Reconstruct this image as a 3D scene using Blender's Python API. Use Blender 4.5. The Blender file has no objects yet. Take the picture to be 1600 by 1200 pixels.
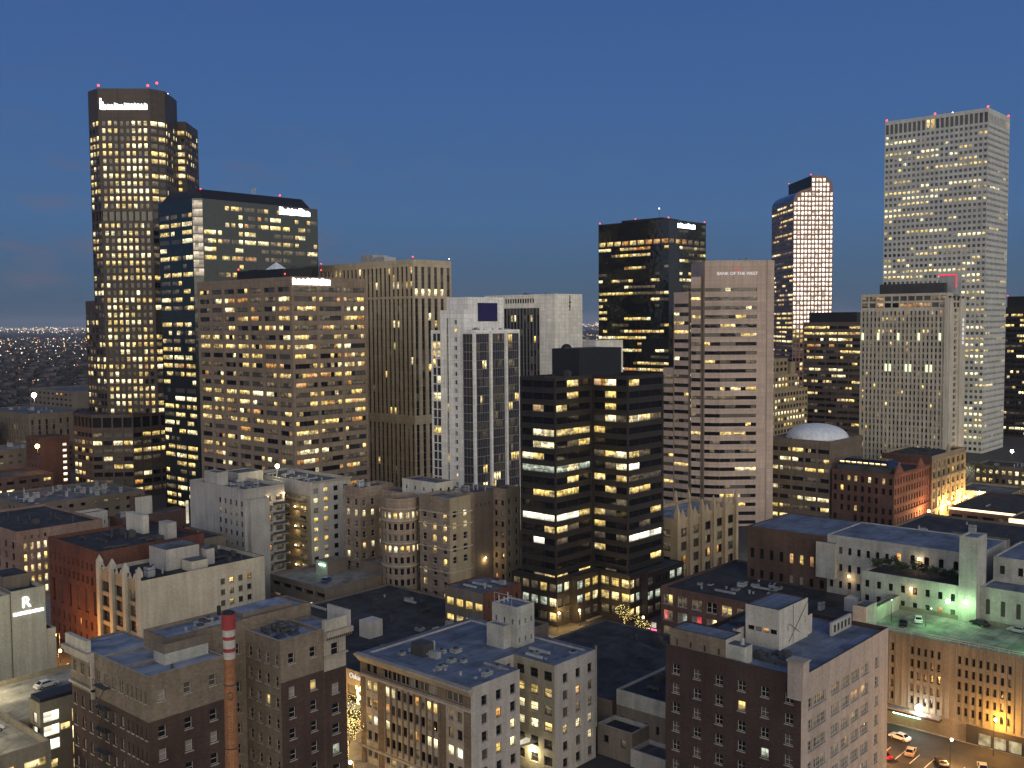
import bpy, bmesh, math, random
from mathutils import Vector, Matrix
R = math.radians
S = bpy.context.scene
COL = S.collection
random.seed(11)

# ------------------------------------------------------------------ camera
HEAD, PITCH, ROLL, CZ = R(42.0), math.atan(.0606), .008, 90.0
FW = Vector((math.cos(HEAD)*math.cos(PITCH), math.sin(HEAD)*math.cos(PITCH), -math.sin(PITCH)))
RT = Vector((math.sin(HEAD), -math.cos(HEAD), 0))
UP = RT.cross(FW)
R2 = RT*math.cos(ROLL) - UP*math.sin(ROLL)
U2 = UP*math.cos(ROLL) + RT*math.sin(ROLL)
cam_d = bpy.data.cameras.new('camera'); cam = bpy.data.objects.new('camera', cam_d); COL.objects.link(cam)
m = Matrix((R2, U2, -FW)).transposed().to_4x4(); m.translation = (0, 0, CZ); cam.matrix_world = m
cam_d.sensor_width = 36; cam_d.lens = 36; cam_d.clip_start = 1; cam_d.clip_end = 90000
S.camera = cam
HAZE = 3.6e-5

# ------------------------------------------------------------------ render / view
S.render.engine = 'CYCLES'
S.cycles.use_denoising = True
S.cycles.max_bounces = 5; S.cycles.diffuse_bounces = 2; S.cycles.glossy_bounces = 3
S.cycles.caustics_reflective = False; S.cycles.caustics_refractive = False
S.cycles.sample_clamp_indirect = 1.5
S.view_settings.view_transform = 'Standard'; S.view_settings.look = 'None'
S.view_settings.exposure = 0.0; S.view_settings.gamma = 1.0; S.view_settings.use_curve_mapping = False

# ------------------------------------------------------------------ sky (dusk, afterglow behind the camera)
W = bpy.data.worlds.new('World'); S.world = W; W.use_nodes = True
nt = W.node_tree; N = nt.nodes; K = nt.links.new
bg = N['Background']; bg.inputs[1].default_value = 1.0
tc = N.new('ShaderNodeTexCoord')
sep = N.new('ShaderNodeSeparateXYZ'); K(tc.outputs['Generated'], sep.inputs[0])
def ramp(nodes, stops):
    r = nodes.new('ShaderNodeValToRGB'); e = r.color_ramp.elements
    while len(e) < len(stops): e.new(0.5)
    for el, (p, c) in zip(e, stops): el.position = p; el.color = (*c, 1)
    return r
blue = ramp(N, [(0, (.052, .090, .150)), (.035, (.064, .120, .200)), (.10, (.063, .144, .298)), (.20, (.051, .126, .306)),
                (.34, (.041, .104, .290)), (.5, (.036, .088, .23)), (1, (.032, .075, .20))])
K(sep.outputs[2], blue.inputs[0])
west = N.new('ShaderNodeVectorMath'); west.operation = 'DOT_PRODUCT'
K(tc.outputs['Generated'], west.inputs[0]); west.inputs[1].default_value = (-.55, -.835, 0)
mr = N.new('ShaderNodeMapRange'); mr.inputs[1].default_value = -.25; mr.inputs[2].default_value = .95; K(west.outputs['Value'], mr.inputs[0])
pw = N.new('ShaderNodeMath'); pw.operation = 'POWER'; pw.inputs[1].default_value = 1.3; K(mr.outputs[0], pw.inputs[0])
glow = ramp(N, [(0, (2.65, 2.2, 1.5)), (.12, (2.3, 2.0, 1.45)), (.30, (1.05, 1.02, .88)), (.6, (.10, .14, .19)), (1, (0, .0, .0))])
K(sep.outputs[2], glow.inputs[0])
gm = N.new('ShaderNodeMix'); gm.data_type = 'RGBA'; gm.blend_type = 'ADD'; K(pw.outputs[0], gm.inputs[0])
K(blue.outputs[0], gm.inputs[6]); K(glow.outputs[0], gm.inputs[7])
sky = N.new('ShaderNodeTexSky'); sky.sky_type = 'NISHITA'; sky.sun_disc = False
sky.sun_elevation = R(-2.0); sky.sun_rotation = R(213); sky.ozone_density = 6
nm = N.new('ShaderNodeMix'); nm.data_type = 'RGBA'; nm.blend_type = 'ADD'; nm.inputs[0].default_value = .06
K(gm.outputs[2], nm.inputs[6]); K(sky.outputs[0], nm.inputs[7])
# a few thin dusk clouds low in the east
mp = N.new('ShaderNodeMapping'); mp.inputs['Scale'].default_value = (7, 7, 26); mp.inputs['Location'].default_value = (.7, 2.3, .35)
K(tc.outputs['Generated'], mp.inputs[0])
cn = N.new('ShaderNodeTexNoise'); cn.inputs['Scale'].default_value = 1.6; cn.inputs['Detail'].default_value = 5; K(mp.outputs[0], cn.inputs[0])
cr = ramp(N, [(0.54, (0, 0, 0)), (.70, (1, 1, 1))]); K(cn.outputs[0], cr.inputs[0])
band = ramp(N, [(0, (0, 0, 0)), (.03, (.7, .7, .7)), (.13, (.5, .5, .5)), (.24, (.05, .05, .05)), (.34, (.16, .16, .16)), (.5, (0, 0, 0))]); K(sep.outputs[2], band.inputs[0])
cm = N.new('ShaderNodeMix'); cm.data_type = 'RGBA'; cm.blend_type = 'MULTIPLY'; cm.inputs[0].default_value = 1
K(cr.outputs[0], cm.inputs[6]); K(band.outputs[0], cm.inputs[7])
lft = N.new('ShaderNodeVectorMath'); lft.operation = 'DOT_PRODUCT'; K(tc.outputs['Generated'], lft.inputs[0]); lft.inputs[1].default_value = (math.cos(R(72)), math.sin(R(72)), 0)
lm_ = N.new('ShaderNodeMapRange'); lm_.inputs[1].default_value = .88; lm_.inputs[2].default_value = .985; lm_.inputs[3].default_value = .12; lm_.inputs[4].default_value = .95; K(lft.outputs['Value'], lm_.inputs[0])
cl_ = N.new('ShaderNodeMix'); cl_.data_type = 'RGBA'; cl_.blend_type = 'MULTIPLY'; cl_.inputs[0].default_value = 1; K(cm.outputs[2], cl_.inputs[6]); K(lm_.outputs[0], cl_.inputs[7])
fin = N.new('ShaderNodeMix'); fin.data_type = 'RGBA'; K(cl_.outputs[2], fin.inputs[0])
K(nm.outputs[2], fin.inputs[6]); fin.inputs[7].default_value = (.128, .128, .190, 1)
K(fin.outputs[2], bg.inputs[0])

# afterglow: a very soft, weak sun from the same direction as the bright sky
sd = bpy.data.lights.new('sun', 'SUN'); sd.energy = 1.05; sd.angle = R(70); sd.color = (1, .89, .66)
so = bpy.data.objects.new('sun', sd); COL.objects.link(so)
so.rotation_euler = Vector((.50, .80, -.34)).to_track_quat('-Z', 'Y').to_euler()

# ------------------------------------------------------------------ materials
def bsdf(name):
    mt = bpy.data.materials.new(name); mt.use_nodes = True
    n = mt.node_tree
    return mt, n.nodes, n.links.new, n.nodes['Principled BSDF']
def wallmat(name, c, rough=.85, stain=.25, grain=.12, streak=.25, brick=None, scale=.12, metallic=0, spec=.3, patch=False, panel=0):
    mt, n, k, b = bsdf(name)
    geo = n.new('ShaderNodeNewGeometry')
    base = n.new('ShaderNodeRGB'); base.outputs[0].default_value = (*c, 1); out = base.outputs[0]
    if brick:
        sx = n.new('ShaderNodeSeparateXYZ'); k(geo.outputs['Position'], sx.inputs[0])
        ad = n.new('ShaderNodeMath'); k(sx.outputs[0], ad.inputs[0]); k(sx.outputs[1], ad.inputs[1])
        cx = n.new('ShaderNodeCombineXYZ'); k(ad.outputs[0], cx.inputs[0]); k(sx.outputs[2], cx.inputs[1])
        bt = n.new('ShaderNodeTexBrick'); k(cx.outputs[0], bt.inputs[0]); bt.inputs['Scale'].default_value = 1
        bt.inputs['Brick Width'].default_value = brick*2.6; bt.inputs['Row Height'].default_value = brick; bt.inputs['Mortar Size'].default_value = brick*.07
        bt.inputs['Color1'].default_value = (*[v*.86 for v in c], 1); bt.inputs['Color2'].default_value = (*[min(1, v*1.16) for v in c], 1)
        bt.inputs['Mortar'].default_value = (*[min(1, v*.75+.03) for v in c], 1); out = bt.outputs[0]
    def mul(src, scale3, lo, hi, detail=4):
        mp = n.new('ShaderNodeMapping'); mp.inputs['Scale'].default_value = scale3; k(geo.outputs['Position'], mp.inputs[0])
        nz = n.new('ShaderNodeTexNoise'); nz.inputs['Scale'].default_value = 1; nz.inputs['Detail'].default_value = detail; k(mp.outputs[0], nz.inputs[0])
        r = n.new('ShaderNodeMapRange'); r.inputs[1].default_value = .3; r.inputs[2].default_value = .7; r.inputs[3].default_value = lo; r.inputs[4].default_value = hi; k(nz.outputs[0], r.inputs[0])
        mx = n.new('ShaderNodeMix'); mx.data_type = 'RGBA'; mx.blend_type = 'MULTIPLY'; mx.inputs[0].default_value = 1
        k(src, mx.inputs[6]); k(r.outputs[0], mx.inputs[7]); return mx.outputs[2]
    if patch:     # membrane sheets, ponding marks and repairs on flat roofs
        mp = n.new('ShaderNodeMapping'); mp.inputs['Scale'].default_value = (.9, .9, .9); k(geo.outputs['Position'], mp.inputs[0])
        bt = n.new('ShaderNodeTexBrick'); k(mp.outputs[0], bt.inputs[0]); bt.inputs['Scale'].default_value = 1; bt.inputs['Brick Width'].default_value = 9; bt.inputs['Row Height'].default_value = 1.9; bt.inputs['Mortar Size'].default_value = .05
        bt.inputs['Color1'].default_value = (.80, .80, .80, 1); bt.inputs['Color2'].default_value = (1.12, 1.12, 1.12, 1); bt.inputs['Mortar'].default_value = (.55, .55, .55, 1)
        vo = n.new('ShaderNodeTexNoise'); vo.inputs['Scale'].default_value = .16; vo.inputs['Detail'].default_value = 4; vo.inputs['Distortion'].default_value = 1.2; k(geo.outputs['Position'], vo.inputs[0])
        rr = ramp(n, [(.36, (.58, .60, .62)), (.47, (.95, .95, .95)), (.60, (1.0, 1.0, 1.0)), (.66, (1.22, 1.22, 1.21))]); k(vo.outputs[0], rr.inputs[0])
        for src in (bt.outputs[0], rr.outputs[0]):
            mx = n.new('ShaderNodeMix'); mx.data_type = 'RGBA'; mx.blend_type = 'MULTIPLY'; mx.inputs[0].default_value = 1; k(out, mx.inputs[6]); k(src, mx.inputs[7]); out = mx.outputs[2]
    if panel:
        sx = n.new('ShaderNodeSeparateXYZ'); k(geo.outputs['Position'], sx.inputs[0])
        ad = n.new('ShaderNodeMath'); ad.operation = 'MULTIPLY_ADD'; k(sx.outputs[1], ad.inputs[0]); ad.inputs[1].default_value = .83; k(sx.outputs[0], ad.inputs[2])
        cx = n.new('ShaderNodeCombineXYZ'); k(ad.outputs[0], cx.inputs[0]); k(sx.outputs[2], cx.inputs[1])
        bt = n.new('ShaderNodeTexBrick'); k(cx.outputs[0], bt.inputs[0]); bt.offset = 0; bt.inputs['Scale'].default_value = 1; bt.inputs['Brick Width'].default_value = panel; bt.inputs['Row Height'].default_value = 1.95; bt.inputs['Mortar Size'].default_value = .045
        bt.inputs['Color1'].default_value = (.90, .90, .90, 1); bt.inputs['Color2'].default_value = (1.06, 1.06, 1.06, 1); bt.inputs['Mortar'].default_value = (.62, .62, .62, 1)
        mx = n.new('ShaderNodeMix'); mx.data_type = 'RGBA'; mx.blend_type = 'MULTIPLY'; mx.inputs[0].default_value = 1; k(out, mx.inputs[6]); k(bt.outputs[0], mx.inputs[7]); out = mx.outputs[2]
    if stain: out = mul(out, (scale, scale, scale), 1-stain, 1+stain*.4, 5)
    if streak: out = mul(out, (.9, .9, .06), 1-streak*.7, 1+streak*.3, 3)
    if grain: out = mul(out, (2.2, 2.2, 2.2), 1-grain, 1+grain, 2)
    k(out, b.inputs['Base Color']); b.inputs['Roughness'].default_value = rough; b.inputs['Metallic'].default_value = metallic
    b.inputs['Specular IOR Level'].default_value = spec
    return mt
def glassmat(name, c, rough=.08, spec=.6, metallic=0.0):
    mt, n, k, b = bsdf(name)
    b.inputs['Base Color'].default_value = (*c, 1); b.inputs['Roughness'].default_value = rough; b.inputs['Specular IOR Level'].default_value = spec
    b.inputs['Metallic'].default_value = metallic
    geo = n.new('ShaderNodeNewGeometry'); nz = n.new('ShaderNodeTexNoise'); nz.inputs['Scale'].default_value = .30; k(geo.outputs['Position'], nz.inputs[0])
    bp = n.new('ShaderNodeBump'); bp.inputs['Strength'].default_value = .14; bp.inputs['Distance'].default_value = .5; k(nz.outputs[0], bp.inputs['Height']); k(bp.outputs[0], b.inputs['Normal'])
    return mt
def litmat(name, c, s, lo=.25, rough=.15, base=(.03, .03, .03), vgrad=True, cell=1.1):
    """a lit room behind a pane: bright ceiling, cluttered lower half, blinds and gaps"""
    mt, n, k, b = bsdf(name)
    b.inputs['Base Color'].default_value = (*base, 1); b.inputs['Roughness'].default_value = rough
    geo = n.new('ShaderNodeNewGeometry')
    def mth(op, a, bb, cl=False):
        x = n.new('ShaderNodeMath'); x.operation = op; x.use_clamp = cl
        for i, v in enumerate((a, bb)):
            if isinstance(v, (int, float)): x.inputs[i].default_value = v
            elif v is not None: k(v, x.inputs[i])
        return x.outputs[0]
    sn = n.new('ShaderNodeVectorMath'); sn.operation = 'SNAP'; k(geo.outputs['Position'], sn.inputs[0]); sn.inputs[1].default_value = (2.9, 2.9, 3.3)
    wn = n.new('ShaderNodeTexWhiteNoise'); wn.noise_dimensions = '3D'; k(sn.outputs[0], wn.inputs[0])
    nz = n.new('ShaderNodeTexNoise'); nz.inputs['Scale'].default_value = .75; nz.inputs['Detail'].default_value = 1; k(geo.outputs['Position'], nz.inputs[0])
    sp_ = n.new('ShaderNodeSeparateXYZ'); k(geo.outputs['Position'], sp_.inputs[0])
    run = mth('ADD', sp_.outputs[0], mth('MULTIPLY', sp_.outputs[1], .63)); fl_ = mth('MULTIPLY', mth('FLOOR', mth('MULTIPLY', sp_.outputs[2], .29), None), 17.3)
    def cols(f, seed):      # blind slats, curtains and furniture as vertical strips that change from floor to floor
        w1 = n.new('ShaderNodeTexWhiteNoise'); w1.noise_dimensions = '1D'; k(mth('ADD', mth('FLOOR', mth('MULTIPLY', run, f), None), mth('ADD', fl_, seed)), w1.inputs['W']); return w1.outputs[0]
    room = mth('ADD', mth('MULTIPLY', wn.outputs[0], .75), .55)
    bl = n.new('ShaderNodeMapRange'); bl.inputs[1].default_value = .30; bl.inputs[2].default_value = .62; bl.inputs[3].default_value = max(lo, .35); bl.inputs[4].default_value = 1.12; k(nz.outputs[0], bl.inputs[0])
    c1, c2 = cols(cell, 3.1), cols(cell*2.3, 9.7)
    cl = mth('ADD', mth('MULTIPLY', c1, .55*(1-lo)), 1-.55*(1-lo)+.12)
    v = mth('MULTIPLY', mth('MULTIPLY', room, bl.outputs[0]), cl)
    if vgrad:
        uv = n.new('ShaderNodeUVMap'); su = n.new('ShaderNodeSeparateXYZ'); k(uv.outputs[0], su.inputs[0])
        mrr = n.new('ShaderNodeMapRange'); mrr.inputs[1].default_value = .1; mrr.inputs[2].default_value = .75; mrr.inputs[3].default_value = .40; mrr.inputs[4].default_value = 1.12; k(su.outputs[1], mrr.inputs[0])
        fur = mth('LESS_THAN', su.outputs[1], mth('MULTIPLY', mth('MULTIPLY', c2, c1), .62))
        v = mth('MULTIPLY', mth('MULTIPLY', v, mrr.outputs[0]), mth('SUBTRACT', 1.0, mth('MULTIPLY', fur, .75*(1-lo))))
        ws = n.new('ShaderNodeSeparateColor'); k(wn.outputs['Color'], ws.inputs[0])
        dr = mth('GREATER_THAN', su.outputs[1], mth('ADD', mth('MULTIPLY', ws.outputs[1], 1.5), .30))
        v = mth('MULTIPLY', v, mth('SUBTRACT', 1.0, mth('MULTIPLY', dr, .62)))
        hm_ = n.new('ShaderNodeMix'); hm_.data_type = 'RGBA'; hm_.inputs[6].default_value = (*c, 1); hm_.inputs[7].default_value = (*[min(1, q*.55+.45*w) for q, w in zip(c, (1, .90, .66))], 1)
        k(mth('MULTIPLY', ws.outputs[2], ws.outputs[2]), hm_.inputs[0]); k(hm_.outputs[2], b.inputs['Emission Color'])
    v = mth('MULTIPLY', v, s)
    k(v, b.inputs['Emission Strength'])
    mt.cycles.emission_sampling = 'NONE'
    return mt
def glowmat(name, c, s, sample=False):
    mt, n, k, b = bsdf(name)
    b.inputs['Base Color'].default_value = (.1, .1, .1, 1)
    b.inputs['Emission Color'].default_value = (*c, 1); b.inputs['Emission Strength'].default_value = s
    if not sample: mt.cycles.emission_sampling = 'NONE'
    return mt

M = {}
def wm(k, *a, **kw): M[k] = wallmat(k.replace('_', ' '), *a, **kw)
wm('brown_granite', (0.072, 0.054, 0.046), .5, stain=.12, panel=3.2)
wm('tan_precast', (0.245, 0.185, 0.14), stain=.14, panel=3.2)
wm('sand_precast', (0.47, 0.385, 0.28), stain=.12, panel=3.2)
wm('white_stone', (0.82, 0.8, 0.78), .6, stain=.10, panel=3.2)
wm('white_wall', (0.88, 0.83, 0.74), stain=.16, panel=3.2)
wm('pink_stone', (0.44, 0.335, 0.285), .6, stain=.10, panel=3.2)
wm('grey_granite', (0.52, 0.52, 0.5), .5, stain=.10, panel=3.2)
wm('pale_concrete', (0.52, 0.475, 0.4), stain=.14)
wm('dark_stripe', (0.13, 0.1, 0.085), stain=.15, panel=3.2)
wm('red_granite', (0.3, 0.17, 0.14), .5, stain=.10)
wm('black_stone', (0.03, 0.027, 0.026), .45, stain=.15, panel=3.2)
wm('black_metal', (.018, .019, .024), .5, stain=.2)
wm('cream_terracotta', (0.42, 0.33, 0.21), stain=.2)
wm('brown_brick', (0.115, 0.07, 0.058), brick=.3, stain=.3)
wm('red_sandstone', (0.27, 0.095, 0.062), stain=.3, brick=.5)
wm('dark_red_brick', (0.105, 0.05, 0.038), stain=.3, brick=.35)
wm('tan_stone', (0.33, 0.255, 0.165), stain=.22)
wm('beige_band', (0.15, 0.118, 0.092), stain=.15, panel=3.2)
wm('grey_stucco', (0.37, 0.355, 0.34), stain=.22)
wm('white_stucco', (0.5, 0.475, 0.43), stain=.2)
wm('brownstone', (0.265, 0.205, 0.16), stain=.28, brick=.6)
wm('tan_stucco', (0.29, 0.255, 0.185), stain=.2)
wm('cream_paint', (0.42, 0.395, 0.335), stain=.2)
wm('rust_brick', (0.115, 0.045, 0.032), stain=.3, brick=.3)
wm('hotel_stucco', (0.36, 0.36, 0.3), stain=.12)
wm('rose_brick', (0.25, 0.165, 0.135), stain=.25, brick=.3)
wm('buff_brick', (0.195, 0.152, 0.112), stain=.25, brick=.25)
wm('umber_brick', (0.062, 0.036, 0.029), stain=.35, brick=.25)
wm('fawn_brick', (0.165, 0.122, 0.09), stain=.25, brick=.25)
wm('lilac_paint', (0.4, 0.365, 0.345), stain=.16)
wm('maroon_brick', (0.058, 0.036, 0.029), stain=.35, brick=.25)
wm('pinkish_paint', (0.42, 0.345, 0.305), stain=.16)
wm('garage_concrete', (0.2, 0.175, 0.135), stain=.3)
wm('white_render', (0.38, 0.375, 0.345), stain=.25, scale=.3)
wm('dark_brick', (0.085, 0.052, 0.04), stain=.3, brick=.3)
wm('taupe_wall', (0.165, 0.137, 0.115), stain=.25)
wm('bluish_wall', (0.37, 0.39, 0.42), stain=.12)
wm('stone_trim', (0.38, 0.33, 0.28), stain=.25)
wm('roof_blue', (0.27, 0.3, 0.36), .75, stain=.35, streak=0, scale=.22, patch=True)
wm('roof_grey', (0.14, 0.15, 0.17), .8, stain=.5, streak=0, scale=.2, patch=True)
wm('roof_dark', (0.045, 0.048, 0.055), .85, stain=.5, streak=0, scale=.25, patch=True)
wm('roof_slate', (0.15, 0.18, 0.24), .7, stain=.3, streak=0, scale=.2, patch=True)
wm('metal_grey', (.42, .43, .45), .5, stain=.3, metallic=.3)
wm('metal_dark', (.06, .06, .065), .6, stain=.3)
wm('asphalt', (.052, .050, .050), .8, stain=.35, streak=0, scale=.3)
wm('deck_concrete', (.26, .25, .23), .8, stain=.4, streak=0, scale=.25, patch=True)
wm('pavement', (.27, .255, .235), .85, stain=.3, streak=0, scale=.4)
wm('road_paint', (.75, .73, .68), .7, stain=.2, streak=0)
wm('earth', (.060, .048, .045), .95, stain=.5, streak=0, scale=.01)
wm('far_house', (.11, .095, .10), .9, stain=.4)
wm('bark', (.06, .045, .035), .9)
wm('leaf_dark', (.040, .055, .026), .8, stain=.4, streak=0, scale=1.2)
wm('leaf_far', (.040, .036, .034), .9, stain=.4, streak=0, scale=.05)
wm('navy_panel', (.018, .016, .085), .4, stain=.05)
wm('dome_white', (.66, .69, .74), .5, stain=.08)
wm('chimney_orange', (0.31, 0.135, 0.062), stain=.25, brick=.22)
wm('chimney_red', (0.33, 0.045, 0.05), .7, stain=.2)
wm('chimney_white', (0.5, 0.47, 0.44), .7, stain=.2)
wm('faded_letters', (.42, .215, .12), stain=.35)
wm('mural_grey', (.13, .115, .115), stain=.2)
wm('frame_dark', (.035, .033, .034), .5, stain=0, grain=0, streak=0)
wm('frame_pale', (.42, .40, .37), .6, stain=0, grain=0, streak=0)
wm('mullion', (0.16, 0.16, 0.17), .5, stain=0, grain=0, streak=0)
M['glass_dark'] = glassmat('dark glass', (.010, .010, .013))
M['glass_black'] = glassmat('black mirror glass', (.045, .052, .062), .03, .5, .75)
M['glass_teal'] = glassmat('teal tower glass', (.030, .040, .045), .10, .6, .45)
M['glass_blue'] = glassmat('blue curtain glass', (.045, .05, .075), .12, .6, .35)
M['k'] = M['glass_dark']
M['b'] = wallmat('drawn blind', (.26, .23, .21), .7, stain=.2, spec=.5)
M['m'] = wallmat('dull pane', (.095, .085, .078), .25, stain=.3, spec=.6)
M['y'] = litmat('lit room yellow', (1, .68, .19), 1.75, lo=.05)
M['w'] = litmat('lit room bright', (1, .83, .42), 2.4, lo=.3)
M['W'] = litmat('lit room brilliant', (1, .93, .70), 2.6, lo=.8, cell=.4)
M['o'] = litmat('lit room amber', (1, .45, .10), 1.0)
M['c'] = litmat('lit room greenish', (.80, .95, .74), .95, lo=.12)
M['d'] = litmat('lit room dim', (1, .72, .38), .22, lo=.1)
M['e'] = litmat('lit room faint', (1, .78, .50), .10, lo=.3)
M['r'] = litmat('lit room red', (1, .05, .07), 1.2)
M['g'] = litmat('lit room green', (.35, 1, .30), .8)
M['q'] = litmat('lit window rosy white', (1, .80, .66), 2.1, lo=.9, cell=.3)
M['P'] = litmat('lit window all white', (1, .86, .66), 1.7, lo=.85, cell=.3)
M['sign_white'] = glowmat('sign white glow', (1, .97, .95), 5)
M['sign_cool'] = glowmat('sign pale', (.9, .85, .85), .75)
M['sign_red'] = glowmat('sign red emblem', (.8, .12, .12), .55)
M['neon_red'] = glowmat('red neon', (1, .03, .06), 1.0)
M['neon_pink'] = glowmat('pink neon', (1, .10, .25), 3)
M['beacon_red'] = glowmat('red beacon', (1, .045, .05), 5)
M['beacon_white'] = glowmat('white beacon', (1, .9, .85), 7)
M['bulb_white'] = glowmat('white lamp', (1, .97, .86), 30)
M['bulb_orange'] = glowmat('sodium lamp', (1, .50, .12), 22)
M['bulb_gold'] = glowmat('gold lamp', (1, .78, .36), 14)
M['bulb_green'] = glowmat('green tube', (.40, 1, .55), 9)
M['fairy'] = glowmat('fairy lights', (1, .74, .25), 5)
M['fascia_gold'] = glowmat('lit fascia', (1, .72, .36), 3.0)
M['uplight'] = glowmat('pilaster lamp', (.88, 1, .62), 1.25)
M['head_white'] = glowmat('car headlight', (1, .95, .85), 10)
M['tail_red'] = glowmat('car tail lamp', (1, .05, .03), 2.5)
M['far_warm'] = glowmat('far lamp warm', (1, .66, .28), 3.4)
M['far_white'] = glowmat('far lamp white', (1, .97, .9), 3.2)
M['far_red'] = glowmat('far lamp red', (1, .22, .12), 1.8)
for nme, c in (('car_white', (.7, .7, .7)), ('car_black', (.012, .012, .014)), ('car_silver', (.38, .39, .40)), ('car_red', (.35, .02, .02)), ('car_blue', (.03, .07, .2)), ('car_tan', (.4, .3, .18))):
    M[nme] = wallmat(nme.replace('_', ' paint '), c, .3, stain=.05, grain=.02, streak=0, spec=.6)
M['tyre'] = wallmat('tyre rubber', (.012, .012, .012), .8, stain=0)
M['rim'] = wallmat('wheel rim', (.45, .45, .46), .35, stain=0, metallic=.7)

# ------------------------------------------------------------------ mesh helpers
class MB:
    def __init__(s): s.v = []; s.f = []; s.m = []; s.uv = []; s.mats = []
    def mi(s, mk):
        if mk not in s.mats: s.mats.append(mk)
        return s.mats.index(mk)
    def face(s, pts, mk, uv=None):
        b = len(s.v); s.v += [tuple(p) for p in pts]; s.f.append(tuple(range(b, b+len(pts)))); s.m.append(s.mi(mk)); s.uv.append(uv)
    def box(s, x0, y0, z0, x1, y1, z1, mk, top=None, bottom=True):
        a = [(x0, y0, z0), (x1, y0, z0), (x1, y1, z0), (x0, y1, z0), (x0, y0, z1), (x1, y0, z1), (x1, y1, z1), (x0, y1, z1)]
        for q in ((0, 1, 5, 4), (1, 2, 6, 5), (2, 3, 7, 6), (3, 0, 4, 7)): s.face([a[i] for i in q], mk)
        s.face([a[i] for i in (4, 5, 6, 7)], top or mk)
        if bottom: s.face([a[i] for i in (3, 2, 1, 0)], mk)
    def obox(s, c, d, n, hu, hn, z0, z1, mk):
        """oriented box: centre c (x,y), unit dir d, unit normal n"""
        p = [(c[0]+d[0]*a*hu+n[0]*b*hn, c[1]+d[1]*a*hu+n[1]*b*hn) for a, b in ((-1, 1), (1, 1), (1, -1), (-1, -1))]
        if (p[1][0]-p[0][0])*(p[2][1]-p[0][1])-(p[1][1]-p[0][1])*(p[2][0]-p[0][0]) < 0: p.reverse()
        s.prism(p, z0, z1, mk)
    def prism(s, poly, z0, z1, mk, top=None, bottom=True):
        n = len(poly)
        for i in range(n):
            a, b = poly[i], poly[(i+1) % n]
            s.face([(a[0], a[1], z0), (b[0], b[1], z0), (b[0], b[1], z1), (a[0], a[1], z1)], mk)
        s.face([(p[0], p[1], z1) for p in poly], top or mk)
        if bottom: s.face([(p[0], p[1], z0) for p in reversed(poly)], mk)
    def frustum(s, p0, z0, p1, z1, mk, top=None):
        n = len(p0)
        for i in range(n):
            j = (i+1) % n
            s.face([(*p0[i], z0), (*p0[j], z0), (*p1[j], z1), (*p1[i], z1)], mk)
        s.face([(*p, z1) for p in p1], top or mk)
    def cyl(s, x, y, z0, z1, r, mk, n=16, r1=None, top=None):
        r1 = r if r1 is None else r1
        c = lambda rr: [(x+rr*math.cos(2*math.pi*i/n), y+rr*math.sin(2*math.pi*i/n)) for i in range(n)]
        s.frustum(c(r), z0, c(r1), z1, mk, top)
    def tube(s, a, b, r, mk, n=6, r1=None):
        a, b = Vector(a), Vector(b); d = (b-a)
        if d.length < 1e-6: return
        d.normalize(); r1 = r if r1 is None else r1
        u = d.cross(Vector((0, 0, 1)) if abs(d.z) < .9 else Vector((1, 0, 0))).normalized(); w = d.cross(u)
        A = [a+(u*math.cos(2*math.pi*i/n)+w*math.sin(2*math.pi*i/n))*r for i in range(n)]
        B = [b+(u*math.cos(2*math.pi*i/n)+w*math.sin(2*math.pi*i/n))*r1 for i in range(n)]
        for i in range(n): s.face([A[i], B[i], B[(i+1) % n], A[(i+1) % n]][::-1], mk)
        s.face(B, mk); s.face(A[::-1], mk)
    def ball(s, c, r, mk, nu=10, nv=6, sq=1, half=False):
        P = lambda i, j: (c[0]+r*math.cos(2*math.pi*i/nu)*math.cos(t(j)), c[1]+r*math.sin(2*math.pi*i/nu)*math.cos(t(j)), c[2]+r*sq*math.sin(t(j)))
        t = lambda j: (j/nv*math.pi/2 if half else -math.pi/2+j/nv*math.pi)
        for j in range(nv):
            for i in range(nu):
                q = [P(i, j), P(i+1, j), P(i+1, j+1), P(i, j+1)]
                if j == nv-1: q = q[:3]
                if j == 0 and not half: q = [q[0], q[2], q[3]]
                s.face(q, mk)
    def octa(s, c, r, mk):
        x, y, z = c; p = [(x+r, y, z), (x, y+r, z), (x-r, y, z), (x, y-r, z)]; t, b = (x, y, z+r), (x, y, z-r)
        for i in range(4): s.face([p[i], p[(i+1) % 4], t], mk); s.face([p[(i+1) % 4], p[i], b], mk)
    def mesh(s, name, off=(0, 0, 0), smooth=False):
        me = bpy.data.meshes.new(name)
        ox, oy, oz = off
        me.from_pydata([(x-ox, y-oy, z-oz) for x, y, z in s.v], [], s.f)
        for k in s.mats: me.materials.append(M[k])
        me.polygons.foreach_set('material_index', s.m)
        if any(u is not None for u in s.uv):
            ul = me.uv_layers.new(name='UVMap'); flat = []
            for f, u in zip(s.f, s.uv):
                flat += [c for p in (u or [(.5, .6)]*len(f)) for c in p]
            ul.data.foreach_set('uv', flat)
        if smooth: me.polygons.foreach_set('use_smooth', [True]*len(s.f))
        me.update(); return me
    def obj(s, name, parent=None, smooth=False, loc=None, weld=False):
        off = tuple(parent['_o']) if parent is not None and '_o' in parent else (0, 0, 0)
        if loc is not None: off = loc
        me = s.mesh(name, off, smooth)
        if weld:
            b = bmesh.new(); b.from_mesh(me); bmesh.ops.remove_doubles(b, verts=b.verts, dist=.001); b.to_mesh(me); b.free()
        o = bpy.data.objects.new(name, me); COL.objects.link(o)
        if parent is not None: o.parent = parent
        elif loc is not None: o.location = loc
        return o
ROOTS = []
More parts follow.
